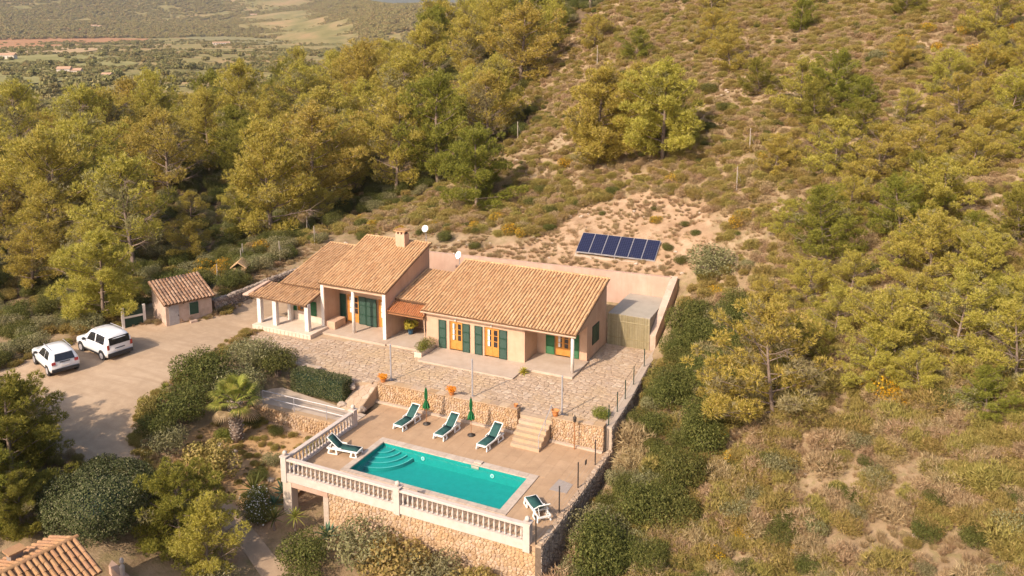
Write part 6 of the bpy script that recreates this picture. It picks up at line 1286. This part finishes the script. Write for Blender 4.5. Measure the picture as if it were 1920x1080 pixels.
# palm
pm = thing('palm_tree', 'squat fan palm with shaggy trunk in the orange garden earth', 'palm', (-9.0, 1.3, float(h(-9.0, 1.3)) - .05), local=True)
pm.scale = (1.2, 1.2, 1.3)
q = MB().tube([(0, 0, 0), (.03, 0, .7), (-.02, .03, 1.4), (0, 0, 1.95)], [.30, .26, .25, .22], 10); q.build('trunk', M_bark, pm, True)
q = MB(); rg = random.Random(4)
for k in range(90): a = k * 2.4; z = .1 + k * .02; q.beam((.24 * math.cos(a), .24 * math.sin(a), z), (.36 * math.cos(a), .36 * math.sin(a), z + .12), .09, .03)
stuff(q.build('leaf_base', M_twig, pm))
for k in range(26):
    a = k * 2.4; el = -.35 + 1.7 * k / 26; d = np.array([math.cos(a) * math.cos(el), math.sin(a) * math.cos(el), math.sin(el)]); st0 = np.array([0, 0, 1.9]); e = st0 + d * .75; vs_ = []; fs_ = []; q = MB().tube([st0, e], [.022, .014], 4, False); sd = unit(np.cross(d, [0, 0, 1.0]) + 1e-6); up = np.cross(sd, d)
    for j in range(17):
        t_ = -1.35 + 2.7 * j / 16; dd = d * math.cos(t_) + sd * math.sin(t_); L_ = .78 * (1 - .15 * abs(t_)); tip = e + dd * L_ - np.array([0, 0, .16]); md_ = e + dd * L_ * .55 + up * .03; w = np.cross(dd, up) * .032
        q.add([e, md_ - w, tip, md_ + w], [(0, 1, 2, 3)])
    q.build('frond', L_palm if el > -.1 else L_straw, pm)
# potted plants and flowers on the walls
def bloom(mesh): return lambda t: setattr(link_mesh('flowers', mesh, t), 'location', (0, 0, .22))
pot('terracotta pot of orange flowers on the wall end by the garden ramp', 'flower pot', (-3.0, 7.78, 1.27), .20, .24, M_terra, bloom(OF)); pot('terracotta pot of orange flowers halfway along the terrace wall', 'flower pot', (1.9, 7.80, 1.38), .20, .24, M_terra, bloom(OF)); pot('round terracotta pot beside the post at the stair head', 'flower pot', (8.62, 7.85, 1.42), .22, .34, M_terra); pot('small terracotta pot on the wall end above the stairs', 'flower pot', (6.15, 7.82, 1.465), .12, .18, M_terra)
YP = cloud(99, .55, .95, 1300, L_yell, (.10, .18), .5, 9, 'flowers'); pot('blue pot with a bushy yellow-leaved plant in the link porch', 'flower pot', (-5.9, 15.6, 1.266), .24, .42, plain('glaze_blue', (.03, .09, .16, 1), .3), bloom(YP))
o = link_mesh('bush', cloud(100, .95, 1.1, 3000, L_bright, (.06, .11), .5, 11), ptr); o.location = (-.05, 0, .18); o.scale = (.55, 1.15, .8)
o = place(shrub('garden_shrub', 'x', 'shrub', None, BR, st_s), 10.9, 9.1, 1, .6, 'pale flowering shrub in the terrace corner behind the short wall', z=TZ)
# loose rocks at the terrace edge and on the slopes
def rock_mesh(seed):
    import bmesh
    bm = bmesh.new(); bmesh.ops.create_icosphere(bm, subdivisions=2, radius=.5); rg = np.random.RandomState(seed)
    for v_ in bm.verts: c = v_.co; k = 1 + .28 * math.sin(c.x * 5 + seed) * math.cos(c.y * 6 + seed * 2) + rg.uniform(-.09, .09); v_.co = c * k
    me = bpy.data.meshes.new('rock'); bm.to_mesh(me); bm.free(); me.materials.append(M_rock); return me
RK = [rock_mesh(k) for k in range(4)]
def rock(x, y, s, lab, group, z=None):
    o = link_mesh('rock', RV.choice(RK)); o.location = (x, y, (float(h(x, y)) if z is None else z)); o.scale = (s, s * RV.uniform(.7, 1.2), s * RV.uniform(.5, .8)); o.rotation_euler = (RV.uniform(-.3, .3), RV.uniform(-.3, .3), RV.uniform(0, 6)); tag(o, lab, 'rock', group)
for x, y in ((-7.4, 7.25), (-6.7, 7.3), (-6.2, 7.2), (-5.8, 7.35), (-5.3, 7.2), (-4.95, 7.25)): rock(x, y, .34, 'small rough edging stone above the clipped hedge', 'edging stones', 1.16)
for x, y, z in ((-4.75, 6.9, 1.0), (-4.75, 5.8, .25), (-3.3, 5.9, .2)): rock(x, y, .55, 'upright boulder beside the garden ramp', 'ramp boulders', z)
for _ in range(34):
    a, c, r_ = RV.choice(BAREP); rock(a + RV.uniform(-1.6, 1.6), c + RV.uniform(-1.4, 1.4), RV.uniform(.12, .5), 'pale limestone rock lying on a bare patch of the scrub hillside', 'limestone rocks on the hillside')
for _ in range(34): rock(RV.uniform(-11, 11), RV.uniform(26.2, 34), RV.uniform(.15, .45), 'pale loose rock on the bare earth round the solar panels', 'rocks round the solar panels')
for x, y, s in ((-9.4, .2, .5), (-8.4, .4, .4), (-12.9, -.8, .6), (-5.0, -.4, .5), (-21.5, 27, .5), (-20, 27.3, .6), (-18.5, 27.6, .5)): rock(x, y, s, 'rough rock set in the garden earth', 'garden rocks')

# ---------------------------------------------------------------- valley and far hills
FT = [cloud(110 + k, 2.6, 5.2, 420, L_far, (.9, 1.5), .8, 6, 'crown', shell=.75, tilt=.5) for k in range(3)]; OT = [cloud(120 + k, 2.8, 4.2, 380, L_orch, (.8, 1.3), .8, 7, 'crown', shell=.75, tilt=.5) for k in range(3)]
ot = [tree_thing('orchard_tree', 'grey-green orchard tree standing in the valley farmland', 'tree', 'orchard trees in the valley', (('crown', m_), ('trunk', stems(3, 1.2, 2.2, 4, .18)))) for m_ in OT]
k = 0
while k < 290:
    D = 420 * (1750 / 420) ** RV.random(); an = math.radians(RV.uniform(24, 57)); x = 26 - D * math.sin(an); y = -34 + D * math.cos(an)
    if vnoise(x, y, 90, 2) < .36 or inside([(-1650, 1093), (-1612, 1207), (-1683, 1276), (-1632, 1289), (-1529, 1225), (-1426, 1263), (-1198, 1047), (-1170, 899), (-1064, 697), (-1340, 780)], x, y): continue
    if an < math.radians(36) and D > 1000: continue
    k += 1; place(RV.choice(ot), x, y, RV.uniform(0, 6), RV.uniform(.8, 1.7), 'grey-green orchard tree standing in the valley farmland')
n_ = 60000; D = 900 + 2900 * RS.uniform(0, 1, n_) ** .8; an = np.radians(RS.uniform(17, 60, n_)); x = 26 - D * np.sin(an); y = -34 + D * np.cos(an); z = natural(x, y)
ad = np.degrees(an); st0 = 950 + 850 * sstep(33, 40, ad); kf = (D > st0 + 60 + 160 * vnoise(x, y, 130, 6)) & (vnoise(x, y, 70, 8) + .6 * vnoise(x, y, 25, 9) > .42)
P = np.stack([x, y, z - .5], -1)[kf]; scatter('forest', 'distant wooded hills beyond the valley', FT, P, RS.uniform(1.0, 2.0, len(P)), RS.randint(0, 3, len(P)), 7)
n_ = 26000; D = 260 + 1500 * RS.uniform(0, 1, n_) ** 1.1; an = np.radians(RS.uniform(22, 60, n_)); x = 26 - D * np.sin(an); y = -34 + D * np.cos(an); z = natural(x, y); kf = (vnoise(x, y, 60, 21) + .4 * vnoise(x, y, 18, 22) > .74) & (D < 950 + 850 * sstep(33, 40, np.degrees(an)))
P = np.stack([x, y, z - .2], -1)[kf]; scatter('hedgerow_foliage', 'bushy field margins and hedgerows of the valley', OT + FT[:1], P, RS.uniform(.35, .85, len(P)), RS.randint(0, 4, len(P)), 8)
M_fw = surf('farm_wall', (.62, .52, .44, 1), (.72, .62, .54, 1), .3, .9, 0); M_fr = surf('farm_roof', (.42, .25, .16, 1), (.5, .31, .2, 1), .3, .9, 0)
def farmhouse(lab, x, y, w, d, hh, rz, wings=1):
    t = thing('farmhouse', lab, 'house', (x, y, float(natural(x, y)) - .3), 'far farmhouses', local=True); t.rotation_euler = (0, 0, rz)
    for k in range(wings):
        x0 = -w / 2 + k * w * .55; ww = w * (.55 if wings > 1 else 1) * (.8 if k else 1); hk = hh * (1 if k == 0 else .7); MB().box(x0, x0 + ww, -d / 2, d / 2, 0, hk).build('wall', M_fw, t)
        MB().add([(x0 - .4, -d / 2 - .4, hk), (x0 + ww + .4, -d / 2 - .4, hk), (x0 + ww + .4, d / 2 + .4, hk), (x0 - .4, d / 2 + .4, hk), (x0 - .4, 0, hk + d * .22), (x0 + ww + .4, 0, hk + d * .22)], [(0, 1, 5, 4), (2, 3, 4, 5), (0, 4, 3), (1, 2, 5), (3, 2, 1, 0)]).build('roof', M_fr, t)
        for i in range(max(2, int(ww / 3.5))):
            xw = x0 + (i + .5) * ww / max(2, int(ww / 3.5)); MB().box(xw - .55, xw + .55, -d / 2 - .06, -d / 2 - .01, hk * .3, hk * .72).build('window', M_glass, t)
for lab, x, y, w, d, hh, rz, k in (('long white farmhouse standing among valley orchards', -570, 420, 17, 8, 4.5, .65, 2), ('farmhouse at the edge of the valley beside the red field', -810, 532, 18, 9, 5, .6, 1), ('small white house high on the far wooded hill', -1700, 1880, 18, 10, 6, .7, 1), ('tiny white hut between the valley and the pine wood', -500, 396, 6, 5, 3.2, .5, 1), ('pale house on the slope behind the red field', -1650, 1320, 22, 10, 5, .6, 2), ('long pale farm building beside the green field', -985, 1010, 26, 8, 4, .9, 1)): farmhouse(lab, x, y, w, d, hh, rz, k)

# ---------------------------------------------------------------- the air of the valley
hz = MB().box(-4700, 4700, -4700, 4700, -60, 190); m, nt, n, l, b = new_mat('haze_air'); n.remove(b)
pv = n.new('ShaderNodeVolumePrincipled'); pv.inputs['Color'].default_value = (.95, .90, .86, 1); pv.inputs['Density'].default_value = .0001; pv.inputs['Anisotropy'].default_value = .3
l.new(pv.outputs[0], n['Material Output'].inputs['Volume']); tag(hz.build('haze', m), 'thin warm haze lying over the valley and hills', None, None, 'stuff')

# drop prototypes that no spot called for
for o in [o for o in COL.objects if o.parent is None and o.location.z < -400]:
    for c in list(o.children_recursive): bpy.data.objects.remove(c)
    bpy.data.objects.remove(o)
